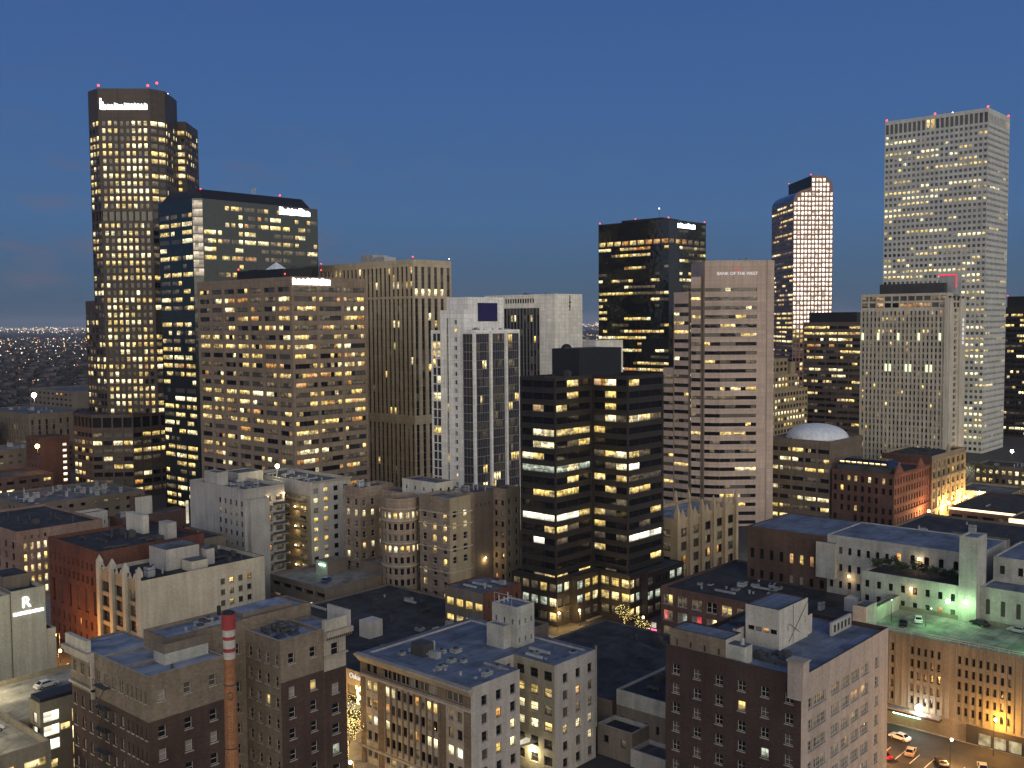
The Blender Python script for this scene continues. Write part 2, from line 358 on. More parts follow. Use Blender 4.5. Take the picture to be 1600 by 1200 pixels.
def thing(name, label, cat, loc, group=None):
    o = bpy.data.objects.new(name, None); COL.objects.link(o); o.location = loc
    o['label'] = label; o['category'] = cat; o['_o'] = loc
    if group: o['group'] = group
    ROOTS.append(o)
    return o
def struct(name, mb):
    o = mb.obj(name); o['kind'] = 'structure'; return o
def inset(poly, d):
    n = len(poly); out = []
    for i in range(n):
        a, b, c = Vector(poly[i-1][:2]), Vector(poly[i][:2]), Vector(poly[(i+1) % n][:2])
        e1 = (b-a).normalized(); e2 = (c-b).normalized()
        n1 = Vector((-e1.y, e1.x)); n2 = Vector((-e2.y, e2.x))
        k = 1+n1.dot(n2)
        out.append(tuple(b+(n1+n2)*(d/max(k, .2))))
    return out
def proj(p):
    d = Vector(p)-Vector((0, 0, CZ)); z = d.dot(FW)
    if z < 1: return (-9999, -9999, 1)
    return 800+1600*d.dot(R2)/z, 600-1600*d.dot(U2)/z, z

# ------------------------------------------------------------------ window state picker
PRE = {  # weights of window states
 'office': dict(k=7, m=3, d=3, y=5, w=3, o=1, c=.5, e=3),
 'busy': dict(k=.7, m=1.2, d=2.4, y=8, w=7.5, e=2.6, o=.5),
 'half': dict(k=5, m=3, d=3, y=5, w=2, e=3, o=.3),
 'dark': dict(k=16, m=5, d=1.5, y=1.4, w=.5, e=1.5, o=.2),
 'amber': dict(k=6, m=4, d=4, y=6, w=2, o=2.5, e=3),
 'home': dict(k=8, m=5, b=3, d=2, y=2.5, w=1, e=2, o=.4),
 'off': dict(k=10, m=4, b=1),
 'hotel': dict(k=10, m=7, b=3, d=3, y=1.6, o=1, e=3.5),
 'all': dict(w=1), 'allP': dict(P=1), 'allq': dict(q=1), 'none': dict(k=1), 'faint': dict(k=3, m=4, e=5, d=3), 'blind': dict(b=3, m=5, k=2),
}
def picker(spec, rnd, coh=.45, rowvar=1.0):
    wts = PRE[spec] if isinstance(spec, str) else spec
    LIT = 'ywocdPq'
    st = {'row': None, 'mul': 1, 'prev': None}
    def f(row):
        if row != st['row']:
            st['row'] = row; st['mul'] = max(.12, 1+rowvar*(rnd.random()*2-1)); st['prev'] = None
            if rnd.random() < .12*rowvar: st['mul'] *= 3
        if st['prev'] and rnd.random() < coh: return st['prev']
        ks = list(wts); ws = [wts[q]*(st['mul'] if q in LIT else 1) for q in ks]
        st['prev'] = rnd.choices(ks, ws)[0]; return st['prev']
    return f

# ------------------------------------------------------------------ buildings
PANES = {}
def pane_mesh(w, h, st, fr, fw, arch, cross):
    key = (round(w, 2), round(h, 2), st, fr, fw, arch, cross)
    if key in PANES: return PANES[key]
    mb = MB(); hw, hh = w/2, h/2
    if fw > 0:
        a = fw
        o = [(-hw, -hh), (hw, -hh), (hw, hh), (-hw, hh)]; i = [(-hw+a, -hh+a), (hw-a, -hh+a), (hw-a, hh-a), (-hw+a, hh-a)]
        for q in range(4):
            r = (q+1) % 4
            mb.face([(o[q][0], -.05, o[q][1]), (o[r][0], -.05, o[r][1]), (i[r][0], -.05, i[r][1]), (i[q][0], -.05, i[q][1])], fr)
            mb.face([(i[q][0], -.05, i[q][1]), (i[r][0], -.05, i[r][1]), (i[r][0], 0, i[r][1]), (i[q][0], 0, i[q][1])], fr)
        if cross:
            mb.box(-hw+a, -.045, -a*.4, hw-a, -.002, a*.4, fr)
            if cross > 1: mb.box(-a*.35, -.043, -hh+a, a*.35, -.002, hh-a, fr)
    if cross and w < 3.2: mb.box(-hw-.10, -.46, -hh-.16, hw+.10, -.03, -hh-.005, 'stone_trim')
    mb.face([(-hw, 0, -hh), (hw, 0, -hh), (hw, 0, hh), (-hw, 0, hh)], st, [(0, 0), (1, 0), (1, 1), (0, 1)])
    if arch:   # arched head: filler corners in front of the square opening
        n = 5; r = hw
        for sg in (-1, 1):
            pts = [(sg*hw, hh)]+[(sg*r*math.cos(t*math.pi/2/n), hh-r+r*math.sin(t*math.pi/2/n)) for t in range(n+1)]
            if sg > 0: pts = [pts[0]]+pts[1:][::-1]
            else: pts = [pts[0]]+pts[1:]
            fc = [(x, -.10, z) for x, z in pts]
            mb.face(fc if sg < 0 else fc, arch)
    PANES[key] = mb; return mb
PMESH = {}
class B:
    """one building: wall, roof and windows as parts under an Empty"""
    def __init__(s, name, label, wall, cx, cy, cat='building', group=None, seed=None, roof='roof_grey'):
        s.root = thing(name, label, cat, (cx, cy, 0), group); s.wall = MB(); s.roof = MB(); s.roofs = []; s.mat = wall; s.rmat = roof
        s.panes = []; s.rnd = random.Random(seed if seed is not None else sum(map(ord, label)))
    def face(s, a, b, z0, z1, sp=None):
        a = Vector(a[:2]); b = Vector(b[:2]); d = b-a; Wd = d.length
        if Wd < .01: return
        d /= Wd; n = Vector((d.y, -d.x)); wl = s.wall; mk = (sp or {}).get('mat', s.mat)
        P = lambda u, z, r=0: (a.x+d.x*u-n.x*r, a.y+d.y*u-n.y*r, z)
        Q = lambda u0, u1, za, zb: wl.face([P(u0, za), P(u1, za), P(u1, zb), P(u0, zb)], mk) if u1-u0 > 1e-3 and zb-za > 1e-3 else None
        if sp and 'secs' in sp:          # side-by-side sections in fractions of the width
            u = 0
            for fr, ss in sp['secs']:
                e = a+d*(u+fr)*Wd; ss = dict(ss) if ss else None
                if ss is not None: ss.setdefault('mat', mk)
                s.face(a+d*u*Wd, e, z0, z1, ss if ss else {'mat': mk}); u += fr
            return
        if sp and 'bands' in sp:         # stacked bands, top first: (height or None, spec)
            z = z1
            for h, ss in sp['bands']:
                zb = z0 if h is None else max(z0, z-h); ss = dict(ss or {}); ss.setdefault('mat', mk)
                s.face(a, b, zb, z, ss); z = zb
            return
        if not sp or 'n' not in sp: Q(0, Wd, z0, z1); return
        nb, fh, wf, hf = sp['n'], sp['fh'], sp.get('wf', .6), sp.get('hf', .55)
        mg, t, bt, rec = sp.get('m', 0), sp.get('t', .8), sp.get('b', .5), sp.get('rec', .35)
        fr, fw, arch, cross, sub = sp.get('fr', 'frame_dark'), sp.get('fw', .08), sp.get('arch'), sp.get('cross', 0), sp.get('sub', 1)
        pat = sp.get('pat'); pick = picker(sp.get('lit', 'office'), s.rnd, sp.get('coh', .45), sp.get('rowvar', 1))
        cell = (Wd-2*mg)/nb; ww = cell*wf; wh = fh*hf
        groups = sp.get('skip', ())
        z = z1; row = 0
        rows = sp.get('rows', 999)
        while row < rows:
            zt = z1-t-row*fh-(fh-wh)/2; zb = zt-wh
            if zb < z0+bt: break
            Q(0, Wd, zt, z); u = 0
            for i in range(nb):
                if i in groups: continue
                u0 = mg+i*cell+(cell-ww)/2; u1 = u0+ww
                Q(u, u0, zb, zt)
                wl.face([P(u0, zb), P(u0, zb, rec), P(u0, zt, rec), P(u0, zt)], mk)
                wl.face([P(u1, zb, rec), P(u1, zb), P(u1, zt), P(u1, zt, rec)], mk)
                wl.face([P(u0, zb), P(u1, zb), P(u1, zb, rec), P(u0, zb, rec)], mk)
                wl.face([P(u0, zt, rec), P(u1, zt, rec), P(u1, zt), P(u0, zt)], mk)
                sw = (u1-u0)/sub
                for j in range(sub):
                    if pat and row < len(pat):
                        c = pat[row]; c = c[(i*sub+j) % len(c)]
                        if c == '?': c = pick(row)
                    else: c = pick(row)
                    if c == ' ': c = 'k'
                    if c == 'k': c = sp.get('kg', 'k')
                    uc = u0+sw*(j+.5); p = P(uc, (zb+zt)/2, rec-.01)
                    s.panes.append((p, math.atan2(d.y, d.x), sw, wh, c, fr, fw, arch, cross, n))
                u = u1
            Q(u, Wd, zb, zt); z = zb; row += 1
        Q(0, Wd, z0, z)
    def prism(s, poly, z0, z1, specs=None, ph=.9, roof=None, pt=.35, cap=None, skip=()):
        specs = specs or {}
        n = len(poly)
        for i in range(n):
            if i in skip: continue
            s.face(poly[i], poly[(i+1) % n], z0, z1, specs.get(i))
        if ph > 0:
            inn = inset(poly, pt); cp = cap or s.mat
            for i in range(n):
                j = (i+1) % n
                s.wall.face([(*poly[i][:2], z1), (*poly[j][:2], z1), (*inn[j], z1), (*inn[i], z1)], cp)
                s.wall.face([(*inn[i], z1), (*inn[j], z1), (*inn[j], z1-ph), (*inn[i], z1-ph)], s.mat)
            s.newroof().face([(*p, z1-ph) for p in inn], roof or s.rmat)
        else:
            s.newroof().face([(p[0], p[1], z1) for p in poly], roof or s.rmat)
    def newroof(s):
        s.roofs.append(MB()); return s.roofs[-1]
    def box(s, x0, y0, x1, y1, z0, z1, L=None, Rt=None, **kw):
        s.prism([(x0, y1), (x0, y0), (x1, y0), (x1, y1)], z0, z1, {0: L, 1: Rt}, **kw)
    def part(s, name, mb, label=None, smooth=False, kind=None, weld=False):
        o = mb.obj(name, s.root, smooth, weld=weld)
        if label: o['label'] = label
        if kind: o['kind'] = kind
        return o
    def parts(s, name, mb, gap=.06):
        """split a mesh builder into its touching pieces, each a part of its own"""
        n = len(mb.f); bb = []
        for f in mb.f:
            P = [mb.v[i] for i in f]; bb.append([min(p[k] for p in P)-gap for k in range(3)]+[max(p[k] for p in P)+gap for k in range(3)])
        par = list(range(n))
        def find(i):
            while par[i] != i: par[i] = par[par[i]]; i = par[i]
            return i
        for i in range(n):
            for j in range(i):
                a, c = bb[i], bb[j]
                if a[0] <= c[3] and c[0] <= a[3] and a[1] <= c[4] and c[1] <= a[4] and a[2] <= c[5] and c[2] <= a[5]: par[find(i)] = find(j)
        gs = {}
        for i in range(n): gs.setdefault(find(i), []).append(i)
        for g in gs.values():
            q = MB()
            for i in g: q.face([mb.v[k] for k in mb.f[i]], mb.mats[mb.m[i]], mb.uv[i])
            s.part(name, q)
    def units(s, rects, z, mk='metal_grey', hgt=(1.2, 2.6), name='roof_vent', n=6):
        """roof plant: boxed fans and ducts scattered inside x0,y0,x1,y1"""
        x0, y0, x1, y1 = rects
        for i in range(int(n*1.6)):
            w, d, h = s.rnd.uniform(.8, 2.4), s.rnd.uniform(.8, 2.4), s.rnd.uniform(*hgt)
            x, y = s.rnd.uniform(x0, max(x0+.1, x1-w)), s.rnd.uniform(y0, max(y0+.1, y1-d)); mb = MB()
            kind = s.rnd.random()
            if kind < .16:      # duct run on sleepers
                ln = s.rnd.uniform(3, 7); ex = s.rnd.random() < .5; x2, y2 = (min(x+ln, x1), y+.5) if ex else (x+.5, min(y+ln, y1))
                mb.box(x, y, z+.35, max(x2, x+.6), max(y2, y+.6), z+.85, mk)
                for t in (0, .5, .95): mb.box(x+(x2-x-.3)*t*(1 if ex else 0), y+(y2-y-.3)*t*(0 if ex else 1), z-.02, x+(x2-x-.3)*t*(1 if ex else 0)+.3, y+(y2-y-.3)*t*(0 if ex else 1)+.3, z+.35, 'metal_dark')
            elif kind < .28:    # low skylight on a kerb
                mb.box(x, y, z-.02, x+1.6, y+1.2, z+.35, mk); mb.frustum([(x+.1, y+.1), (x+1.5, y+.1), (x+1.5, y+1.1), (x+.1, y+1.1)], z+.35, [(x+.5, y+.5), (x+1.1, y+.5), (x+1.1, y+.7), (x+.5, y+.7)], z+.75, 'glass_blue')
            elif kind < .36:    # pipe with elbows
                mb.tube((x, y, z+.25), (x+s.rnd.uniform(2, 5), y, z+.25), .09, 'metal_dark'); mb.tube((x, y, z-.02), (x, y, z+.25), .09, 'metal_dark')
            elif kind < .70:
                mb.box(x, y, z-.02, x+w, y+d, z+h, mk); mb.box(x-.08, y-.08, z+h*.72, x+w+.08, y+d+.08, z+h*.78, 'metal_dark')
                mb.cyl(x+w/2, y+d/2, z+h, z+h+.3, min(w, d)*.35, 'metal_dark', 10)
            else:
                mb.cyl(x, y, z-.02, z+h*.8, .28, mk, 10); mb.cyl(x, y, z+h*.8, z+h*.95, .45, mk, 10, .12)
            s.part(name, mb)
    def beacon(s, x, y, z, mk='beacon_red', r=.9, pole=1.2):
        r *= .72; mb = MB(); mb.cyl(x, y, z-.3, z+pole, .10, 'metal_dark', 6); mb.ball((x, y, z+pole+r*.6), r, mk, 8, 5)
        s.part('beacon', mb)
    def done(s):
        s.part('wall', s.wall)
        for r in [s.roof]+s.roofs:
            if r.f: s.part('roof', r)
        ps = []
        for p in s.panes:
            c, an, w, h = p[:4]; px, py, dz = proj(c); nn = p[9]
            v = Vector((c[0], c[1], c[2]-CZ)); f = -(v.x*nn.x+v.y*nn.y)/v.length
            ok = f > 0 and -10 < px < 1610 and -10 < py < 1210
            ps.append((w*h*f/(dz*dz) if ok else -1+f*1e-3, p))
        ps.sort(key=lambda t: -t[0])
        o3 = s.root['_o']
        for sc, p in ps[:100]:
            c, an, w, h, st, fr, fw, arch, cross, nn = p
            key = (round(w, 2), round(h, 2), st, fr, fw, arch, cross)
            if key not in PMESH: PMESH[key] = pane_mesh(w, h, st, fr, fw, arch, cross).mesh('window')
            o = bpy.data.objects.new('window', PMESH[key]); COL.objects.link(o); o.parent = s.root
            o.location = (c[0]-o3[0], c[1]-o3[1], c[2]-o3[2]); o.rotation_euler = (0, 0, an)
        if len(ps) > 100:
            mb = MB()
            for sc, p in ps[100:]:
                c, an, w, h, st, fr, fw, arch, cross, nn = p
                src = pane_mesh(w, h, st, fr, fw, arch, cross); ca, sa = math.cos(an), math.sin(an)
                for f, mi, uv in zip(src.f, src.m, src.uv):
                    mb.face([(c[0]+src.v[i][0]*ca-src.v[i][1]*sa, c[1]+src.v[i][0]*sa+src.v[i][1]*ca, c[2]+src.v[i][2]) for i in f], src.mats[mi], uv)
            s.part('windows', mb, kind='stuff')
        return s
def glyphs(mb, a, d, n, u0, u1, z0, z1, mk, rnd, k=9, depth=.3):
    """a lit wordmark too bright to read: close-set thick strokes of uneven height on the plane through a"""
    cw = (u1-u0)/k
    for i in range(k):
        u = u0+i*cw; h = (z1-z0)*rnd.uniform(.72, 1.0)
        def bar(ua, ub, za, zb):
            c = (a[0]+d[0]*(ua+ub)/2+n[0]*depth*.5, a[1]+d[1]*(ua+ub)/2+n[1]*depth*.5)
            mb.obox(c, d, n, (ub-ua)/2, depth/2, za, zb, mk)
        bar(u+cw*.04, u+cw*.36, z0, z0+h); bar(u+cw*.60, u+cw*.90, z0, z0+h*rnd.uniform(.6, 1))
        bar(u+cw*.36, u+cw*.60, z0+h*.62, z0+h*.92)
        if rnd.random() < .6: bar(u+cw*.36, u+cw*.60, z0, z0+h*.26)
def text_part(b, body, loc, ang, size, mk, name='sign_letters', depth=.12, flat=False):
    cu = bpy.data.curves.new(name, 'FONT'); cu.body = body; cu.size = size; cu.extrude = depth; cu.align_x = 'CENTER'; cu.align_y = 'CENTER'
    t = bpy.data.objects.new(name, cu); COL.objects.link(t); bpy.context.view_layer.update()
    me = bpy.data.meshes.new_from_object(t.evaluated_get(bpy.context.evaluated_depsgraph_get())); bpy.data.objects.remove(t); bpy.data.curves.remove(cu)
    me.materials.clear(); me.materials.append(M[mk]); o = bpy.data.objects.new(name, me); COL.objects.link(o); o.parent = b.root; q = b.root['_o']
    o.location = (loc[0]-q[0], loc[1]-q[1], loc[2]-q[2]); o.rotation_euler = (math.pi/2, 0, ang)
    return o
LW, RW = -math.pi/2, 0.0     # text angle for faces seen on the left / right of a near corner
# ------------------------------------------------------------------ ground, streets
mb = MB(); mb.face([(-3e4, -3e4, -.02), (3e4, -3e4, -.02), (3e4, 3e4, -.02), (-3e4, 3e4, -.02)], 'earth'); struct('ground', mb)
mb = MB(); mb.face([(-150, -250, 0), (760, -250, 0), (760, 640, 0), (-150, 640, 0)], 'asphalt'); struct('street', mb)
mb = MB()
for r in ((70, 100, 111, 300), (129, 100, 150, 172), (128, 240, 230, 345), (172, 100, 222, 160), (130, 172, 222, 240), (226, 30, 300, 152), (240, 186, 300, 345),
          (412, 160, 520, 236), (300, 60, 412, 150), (440, 60, 520, 155), (222, 28, 226, 98)):
    mb.box(r[0], r[1], -.01, r[2], r[3], .13, 'pavement', bottom=False)
struct('pavement', mb)
mb = MB()
for i in range(9): mb.box(115+i*1.5, 163.5, .004, 115.7+i*1.5, 167.5, .012, 'road_paint', bottom=False)
for i in range(26): mb.box(119.4, 90+i*7, .004, 119.6, 93+i*7, .012, 'road_paint', bottom=False)
for i in range(12): mb.box(228+i*7, 170.4, .004, 231+i*7, 170.6, .012, 'road_paint', bottom=False)
for i in range(10): mb.box(204, 58+i*3.0, .004, 209.5, 58.15+i*3.0, .012, 'road_paint', bottom=False)
struct('road_markings', mb)

# ------------------------------------------------------------------ far city (behind everything): houses, trees, lights
rnd = random.Random(5)
def sector(lo, hi, d0, d1, pw=1.0, road=0):
    a = R(42)+rnd.uniform(lo, hi); d = d0+(d1-d0)*rnd.random()**pw; x, y = d*math.cos(a)/math.cos(a-R(42)), d*math.sin(a)/math.cos(a-R(42))
    if road:      # on the far street grid, which is turned to the compass there
        u, v = (x+y)*.7071, (y-x)*.7071
        if rnd.random() < .55: u = round(u/road)*road
        else: v = round(v/road)*road
        x, y = (u-v)*.7071, (u+v)*.7071
    return x, y, d
SECT = [(.36, .48, 3), (-.09, -.055, 1), (-.50, -.44, 1), (-.60, .60, 5)]
hm, tm, lm = MB(), MB(), MB()
for lo, hi, wt in SECT:
    for _ in range(230*wt):
        x, y, d = sector(lo, hi, 950, 6500, 1.5); w, q, h = rnd.uniform(7, 16), rnd.uniform(7, 14), rnd.choice((4, 5, 6, 8, 12))
        hm.box(x, y, -.5, x+w, y+q, h, 'far_house', bottom=False)
        hm.face([(x, y, h), (x+w, y, h), (x+w, y+q/2, h+2.2), (x, y+q/2, h+2.2)], 'roof_dark'); hm.face([(x+w, y+q, h), (x, y+q, h), (x, y+q/2, h+2.2), (x+w, y+q/2, h+2.2)], 'roof_dark')
    for _ in range(650*wt):
        x, y, d = sector(lo, hi, 800, 9000, 1.4); r = rnd.uniform(3, 6.5)
        c = (x, y, r*.9); n = 6
        for k in range(5):
            e = (x+rnd.uniform(-r, r)*.7, y+rnd.uniform(-r, r)*.7, r*rnd.uniform(.7, 1.6)); tm.octa(e, r*rnd.uniform(.45, .8), 'leaf_far')
    for _ in range(170*wt):
        x, y, d = sector(lo, hi, 700, 7000, 1.0, 260); s = d*.00040*rnd.choice((.5, .6, .8, 1.0, 1.3))
        lm.octa((x, y, rnd.uniform(4, 11)), s, rnd.choices(('far_warm', 'far_white', 'far_red'), (5, 3, 1.2))[0])
    for _ in range(130*wt):
        x, y, d = sector(lo, hi, 8000, 24000, 1.0, 1600); s = d*.00042*rnd.choice((.4, .6, .8, 1.1))
        lm.octa((x, y, rnd.uniform(8, 60)), s, rnd.choices(('far_warm', 'far_white', 'far_red'), (7, 3, .4))[0])
for nme, b_ in (('distant_houses', hm), ('distant_trees', tm), ('city_lights', lm)):
    o = b_.obj(nme); o['kind'] = 'stuff'

hz = MB(); hz.box(-30500, -30500, -1.0, 30500, 30500, 252, 'asphalt'); HZ = hz.obj('haze'); HZ['kind'] = 'stuff'
hm_ = bpy.data.materials.new('dusk haze'); hm_.use_nodes = True; hn = hm_.node_tree; hn.nodes.clear()
ho = hn.nodes.new('ShaderNodeOutputMaterial'); hv = hn.nodes.new('ShaderNodeVolumePrincipled'); hv.inputs['Color'].default_value = (.80, .86, 1, 1); hv.inputs['Density'].default_value = HAZE; hv.inputs['Anisotropy'].default_value = .1
hn.links.new(hv.outputs[0], ho.inputs['Volume']); HZ.data.materials.clear(); HZ.data.materials.append(hm_)
# ------------------------------------------------------------------ skyline
DK = dict(mat='brown_granite')
# octagonal brown tower
b = B('office_tower', 'tall brown chamfered tower with red beacons and a white glowing crown sign', 'brown_granite', 283, 530, seed=3, roof='roof_dark')
def gr(n, **k): d = dict(n=n, fh=3.93, wf=.62, hf=.62, t=0, b=.5, lit='busy', fw=0, rowvar=.7, coh=.3); d.update(k); return d
def towerface(n, wf=.56, **k):
    return {'bands': [(16, None), (47.2, gr(n, wf=wf, rows=12, **k)), (6.3, dict(n=n, fh=5.6, wf=.82, hf=.88, t=.3, b=0, lit='none', fw=0, rec=.8)), (None, gr(n, wf=wf, **k))]}
P0 = [(260.5, 536), (260.5, 525.2), (279.3, 506.3), (288.1, 506.3), (304.8, 523), (304.8, 550), (270, 550)]
b.prism(P0, 0, 213.9, {0: towerface(3, .8, lit='half'), 1: towerface(8, m=1.0), 2: towerface(2, .86, lit='half'), 3: towerface(5, .5, lit='half')}, skip=())
P1 = [(302.1, 532), (302.2, 528.3), (309, 521.4), (327.9, 540.3), (327.9, 565), (302.1, 565)]
b.prism(P1, 0, 202.9, {1: {'bands': [(4.4, None), (None, gr(1, wf=.8, sub=4, lit='half'))]}, 2: {'bands': [(4.4, None), (None, gr(6, wf=.7, lit='half'))]}})
b.prism([(261.9, 549.5), (261.9, 536.2), (275, 536.2), (275, 549.5)], 0, 103.2, {0: gr(4, wf=.8, t=6, lit='half')})
PB = [(246.7, 536.1), (246.7, 515.1), (261.4, 500.3), (282.1, 500.3), (300, 518.2), (300, 560), (258, 556)]
def base(n): return {'bands': [(1.4, None), (6.2, dict(n=n, fh=5.8, wf=.84, hf=.9, t=0, b=0, lit='none', fw=0, rec=.8)), (None, gr(n, wf=.86, hf=.55, fh=4.1, t=1.2, lit='half'))]}
b.prism(PB, 0, 43.8, {0: base(5), 1: base(4), 2: base(4)})
mb = MB(); d = (math.sqrt(.5), -math.sqrt(.5)); n_ = (-d[0], d[1]*1.0); n_ = (-math.sqrt(.5), -math.sqrt(.5))
rs = random.Random(4); g0 = (260.5+.35*d[0], 525.2+.35*d[1])
glyphs(mb, g0, d, n_, 4.6, 25.2, 203.0, 206.4, 'sign_white', rs, 12)
mb.obox((g0[0]+d[0]*1.0, g0[1]+d[1]*1.0), d, n_, .42, .15, 203.2, 208.8, 'sign_white'); mb.obox((g0[0]+d[0]*1.9, g0[1]+d[1]*1.9), d, n_, .5, .15, 202.9, 207.0, 'sign_white'); mb.obox((g0[0]+d[0]*3.1, g0[1]+d[1]*3.1), d, n_, .75, .15, 202.9, 205.6, 'sign_white')
b.part('sign_letters', mb)
b.beacon(261, 525, 213.9); b.beacon(279, 507, 213.9); b.beacon(287, 512, 213.9, pole=4.6); b.beacon(296, 517, 213.9, 'beacon_white', .5)
b.units((268, 528, 296, 545), 213, n=4, mk='metal_dark'); b.done()

# dark glass tower with a slanted dark crown
b = B('office_tower', 'dark teal glass tower with a sloping black crown and a pale corner strip', 'glass_teal', 287, 437, seed=8, roof='roof_dark')
M['s'] = litmat('pale strip reflection glow', (1, .80, .58), .62, lo=.7, cell=.2)  # pale reflective glass: its reflection is put in as emission
gl = dict(fh=3.86, hf=.52, wf=.84, t=1.6, fw=0, rec=.12, kg='glass_teal', rowvar=1.1, coh=.5)
pw = {'k': 6, 'm': .6, 'e': 1.6, 'd': 2.0, 'y': 7.0, 'w': 2.6, 'o': .4}
b.prism([(253.4, 454), (253.4, 423.9), (256.7, 420.7), (321.7, 420.7), (321.7, 454)], 0, 147.5,
        {0: dict(gl, n=3, sub=3, lit=pw), 1: {'bands': [(.6, None), (38, dict(n=1, fh=3.86, wf=.98, hf=.86, t=0, b=0, fw=0, rec=.1, lit=dict(s=5, y=1, b=1), coh=0)), (None, None)]},
         2: dict(gl, n=9, sub=3, lit=pw)}, ph=0)
lo_ = [(254.2, 453), (254.2, 424.3), (257, 421.6), (318, 421.6), (318, 453)]; hi_ = inset(lo_, 3.0)
mb = MB(); mb.frustum(lo_, 147.5, hi_, 152.2, 'black_metal', 'roof_dark'); b.part('crown_roof', mb)
mb = MB(); glyphs(mb, (298.6, 420.7), (1, 0), (0, -1), 0, 18.5, 143.4, 147.0, 'sign_white', random.Random(2), 8); b.part('sign_letters', mb)
b.beacon(303, 426, 152.2, r=.6, pole=.8); b.beacon(258, 424, 151.5, r=.45, pole=.5)
mb = MB()
for i, (dx, dz) in enumerate(((0, 2.4), (1.2, 3.6), (2.2, 2.8), (3.1, 3.4))): mb.cyl(288+dx, 428+dx*.4, 152, 152+dz, .12, 'metal_grey', 6); mb.box(287.7+dx, 427.8+dx*.4, 151.6+dz, 288.3+dx, 428.2+dx*.4, 152.5+dz, 'metal_grey')
b.part('antenna', mb); b.done()

# tan grid tower
b = B('office_tower', 'tan concrete tower with wide window bands, dark penthouse and white rooftop sign', 'tan_precast', 264, 372, seed=21, roof='roof_dark')
f1 = dict(n=7, fh=3.87, hf=.50, wf=.80, t=3.0, sub=3, lit='amber', fw=.04, rec=.5, rowvar=.9, m=.6)
b.box(244.8, 337.8, 283.2, 407.2, 0, 108.7, f1, dict(f1, n=3, sub=6, wf=.88, m=.4), ph=1.2)
mb = MB(); mb.box(247.5, 347, 107, 262, 380, 112.3, 'black_metal', 'roof_dark'); mb.box(252, 372, 112.3, 258, 378, 113, 'black_metal')
b.parts('penthouse', mb)
mb = MB(); mb.frustum([(248, 360), (254.5, 360), (254.5, 353.5), (248, 353.5)][::-1], 112.3, [(251.2, 356.8), (251.3, 356.8), (251.3, 356.7), (251.2, 356.7)][::-1], 115.4, 'dome_white'); b.part('skylight', mb)
mb = MB(); glyphs(mb, (244.9, 337.8), (1, 0), (0, -1), .4, 19.2, 105.6, 108.7, 'sign_white', random.Random(7), 8, .4); b.part('sign_letters', mb)
b.beacon(247, 378, 112.3, r=.45, pole=.6); b.beacon(247, 345, 108.7, r=.4, pole=1.2); b.beacon(262, 341, 108.7, r=.4, pole=3); b.done()

# vertical striped tower
b = B('office_tower', 'sandy tower of tight vertical ribs behind the tan grid tower', 'sand_precast', 352, 407, seed=5, roof='roof_grey')
st = dict(fh=3.6, hf=.985, wf=.50, t=0, b=0, rec=.6, fw=0, lit={'k': 30, 'm': 3, 'y': 1.3, 'w': .7, 'e': 1.4, 'd': .8}, coh=.25)
def stripe(n): return {'bands': [(3.4, None), (14.6, dict(st, n=n)), (.9, None), (61, dict(st, n=n)), (.9, None), (None, dict(st, n=n))]}
b.box(339.7, 370, 365.8, 444, 0, 120.8, stripe(23), stripe(6))
mb = MB(); mb.box(341.5, 402, 119.9, 352, 411, 124.6, 'metal_grey', 'roof_grey'); mb.box(342, 394, 119.9, 350, 401, 123.3, 'metal_grey', 'roof_grey'); b.parts('penthouse', mb)
b.beacon(340.2, 370.6, 120.8, r=.5, pole=1); b.beacon(365, 370.6, 120.8, 'beacon_white', .35, 1); b.beacon(340.5, 443, 120.8, r=.4, pole=.8); b.done()

# white tower with a blue square
b = B('office_tower', 'white stepped tower with a navy blue square panel near its top', 'white_stone', 316, 304, seed=6)
sl = dict(n=1, fh=3.6, hf=.95, wf=.9, t=3.4, rec=.8, fw=0, lit={'k': 9, 'y': .8, 'w': .4})
L_ = {'secs': [(.24, None), (.10, sl), (.25, None), (.12, dict(sl, hf=.5, lit={'k': 8, 'y': 1, 'b': 4})), (.29, None)]}
b.box(304, 300.6, 307.38, 314.4, 0, 95.2, L_, None, ph=.5)
b.box(307.4, 301.2, 329.6, 314.0, 80.0, 100.6, None, None, ph=.6)
b.box(304.5, 297.12, 328.5, 301.18, 0, 86.0, None, None, ph=.4)
b.box(302, 311.7, 309.6, 318.3, 0, 86.7, {'secs': [(.12, None), (.76, dict(n=2, fh=3.6, hf=.9, wf=.9, t=1.2, rec=.5, fw=.05, fr='mullion', kg='glass_blue', lit={'k': 7, 'y': 1, 'w': 1})), (.12, None)]})
gw = dict(fh=3.62, hf=.96, wf=.97, t=.2, b=0, rec=.30, fw=.045, fr='mullion', kg='glass_blue', mat='mullion', lit={'k': 16, 'm': 5, 'd': 3, 'e': 4, 'y': 1.6, 'w': .5}, cross=1)
g_ = lambda n: {'bands': [(1.5, None), (None, dict(gw, n=n))]}
b.box(299.9, 291.6, 329, 297.1, 0, 86.8, {'bands': [(1.5, None), (None, dict(gw, n=3, lit='none'))]}, {'secs': [(.06, None), (.28, g_(6)), (.04, None), (.285, g_(6)), (.04, None), (.275, g_(6)), (.02, None)]}, ph=.8)
mb = MB()
for x in (300.6, 310.4, 319.9): mb.box(x-.55, 290.7, 0, x+.55, 291.58, 86.4, 'white_stone')
b.parts('fin', mb)
mb = MB(); mb.box(313.2, 300.95, 90.4, 325.2, 301.18, 98.2, 'navy_panel'); b.part('panel', mb)
mb = MB(); mb.box(304.8, 300.3, 91.5, 305.8, 300.9, 93.5, 'beacon_white')
b.units((302, 292.2, 327, 296), 86, n=6, hgt=(.8, 1.6)); b.done()

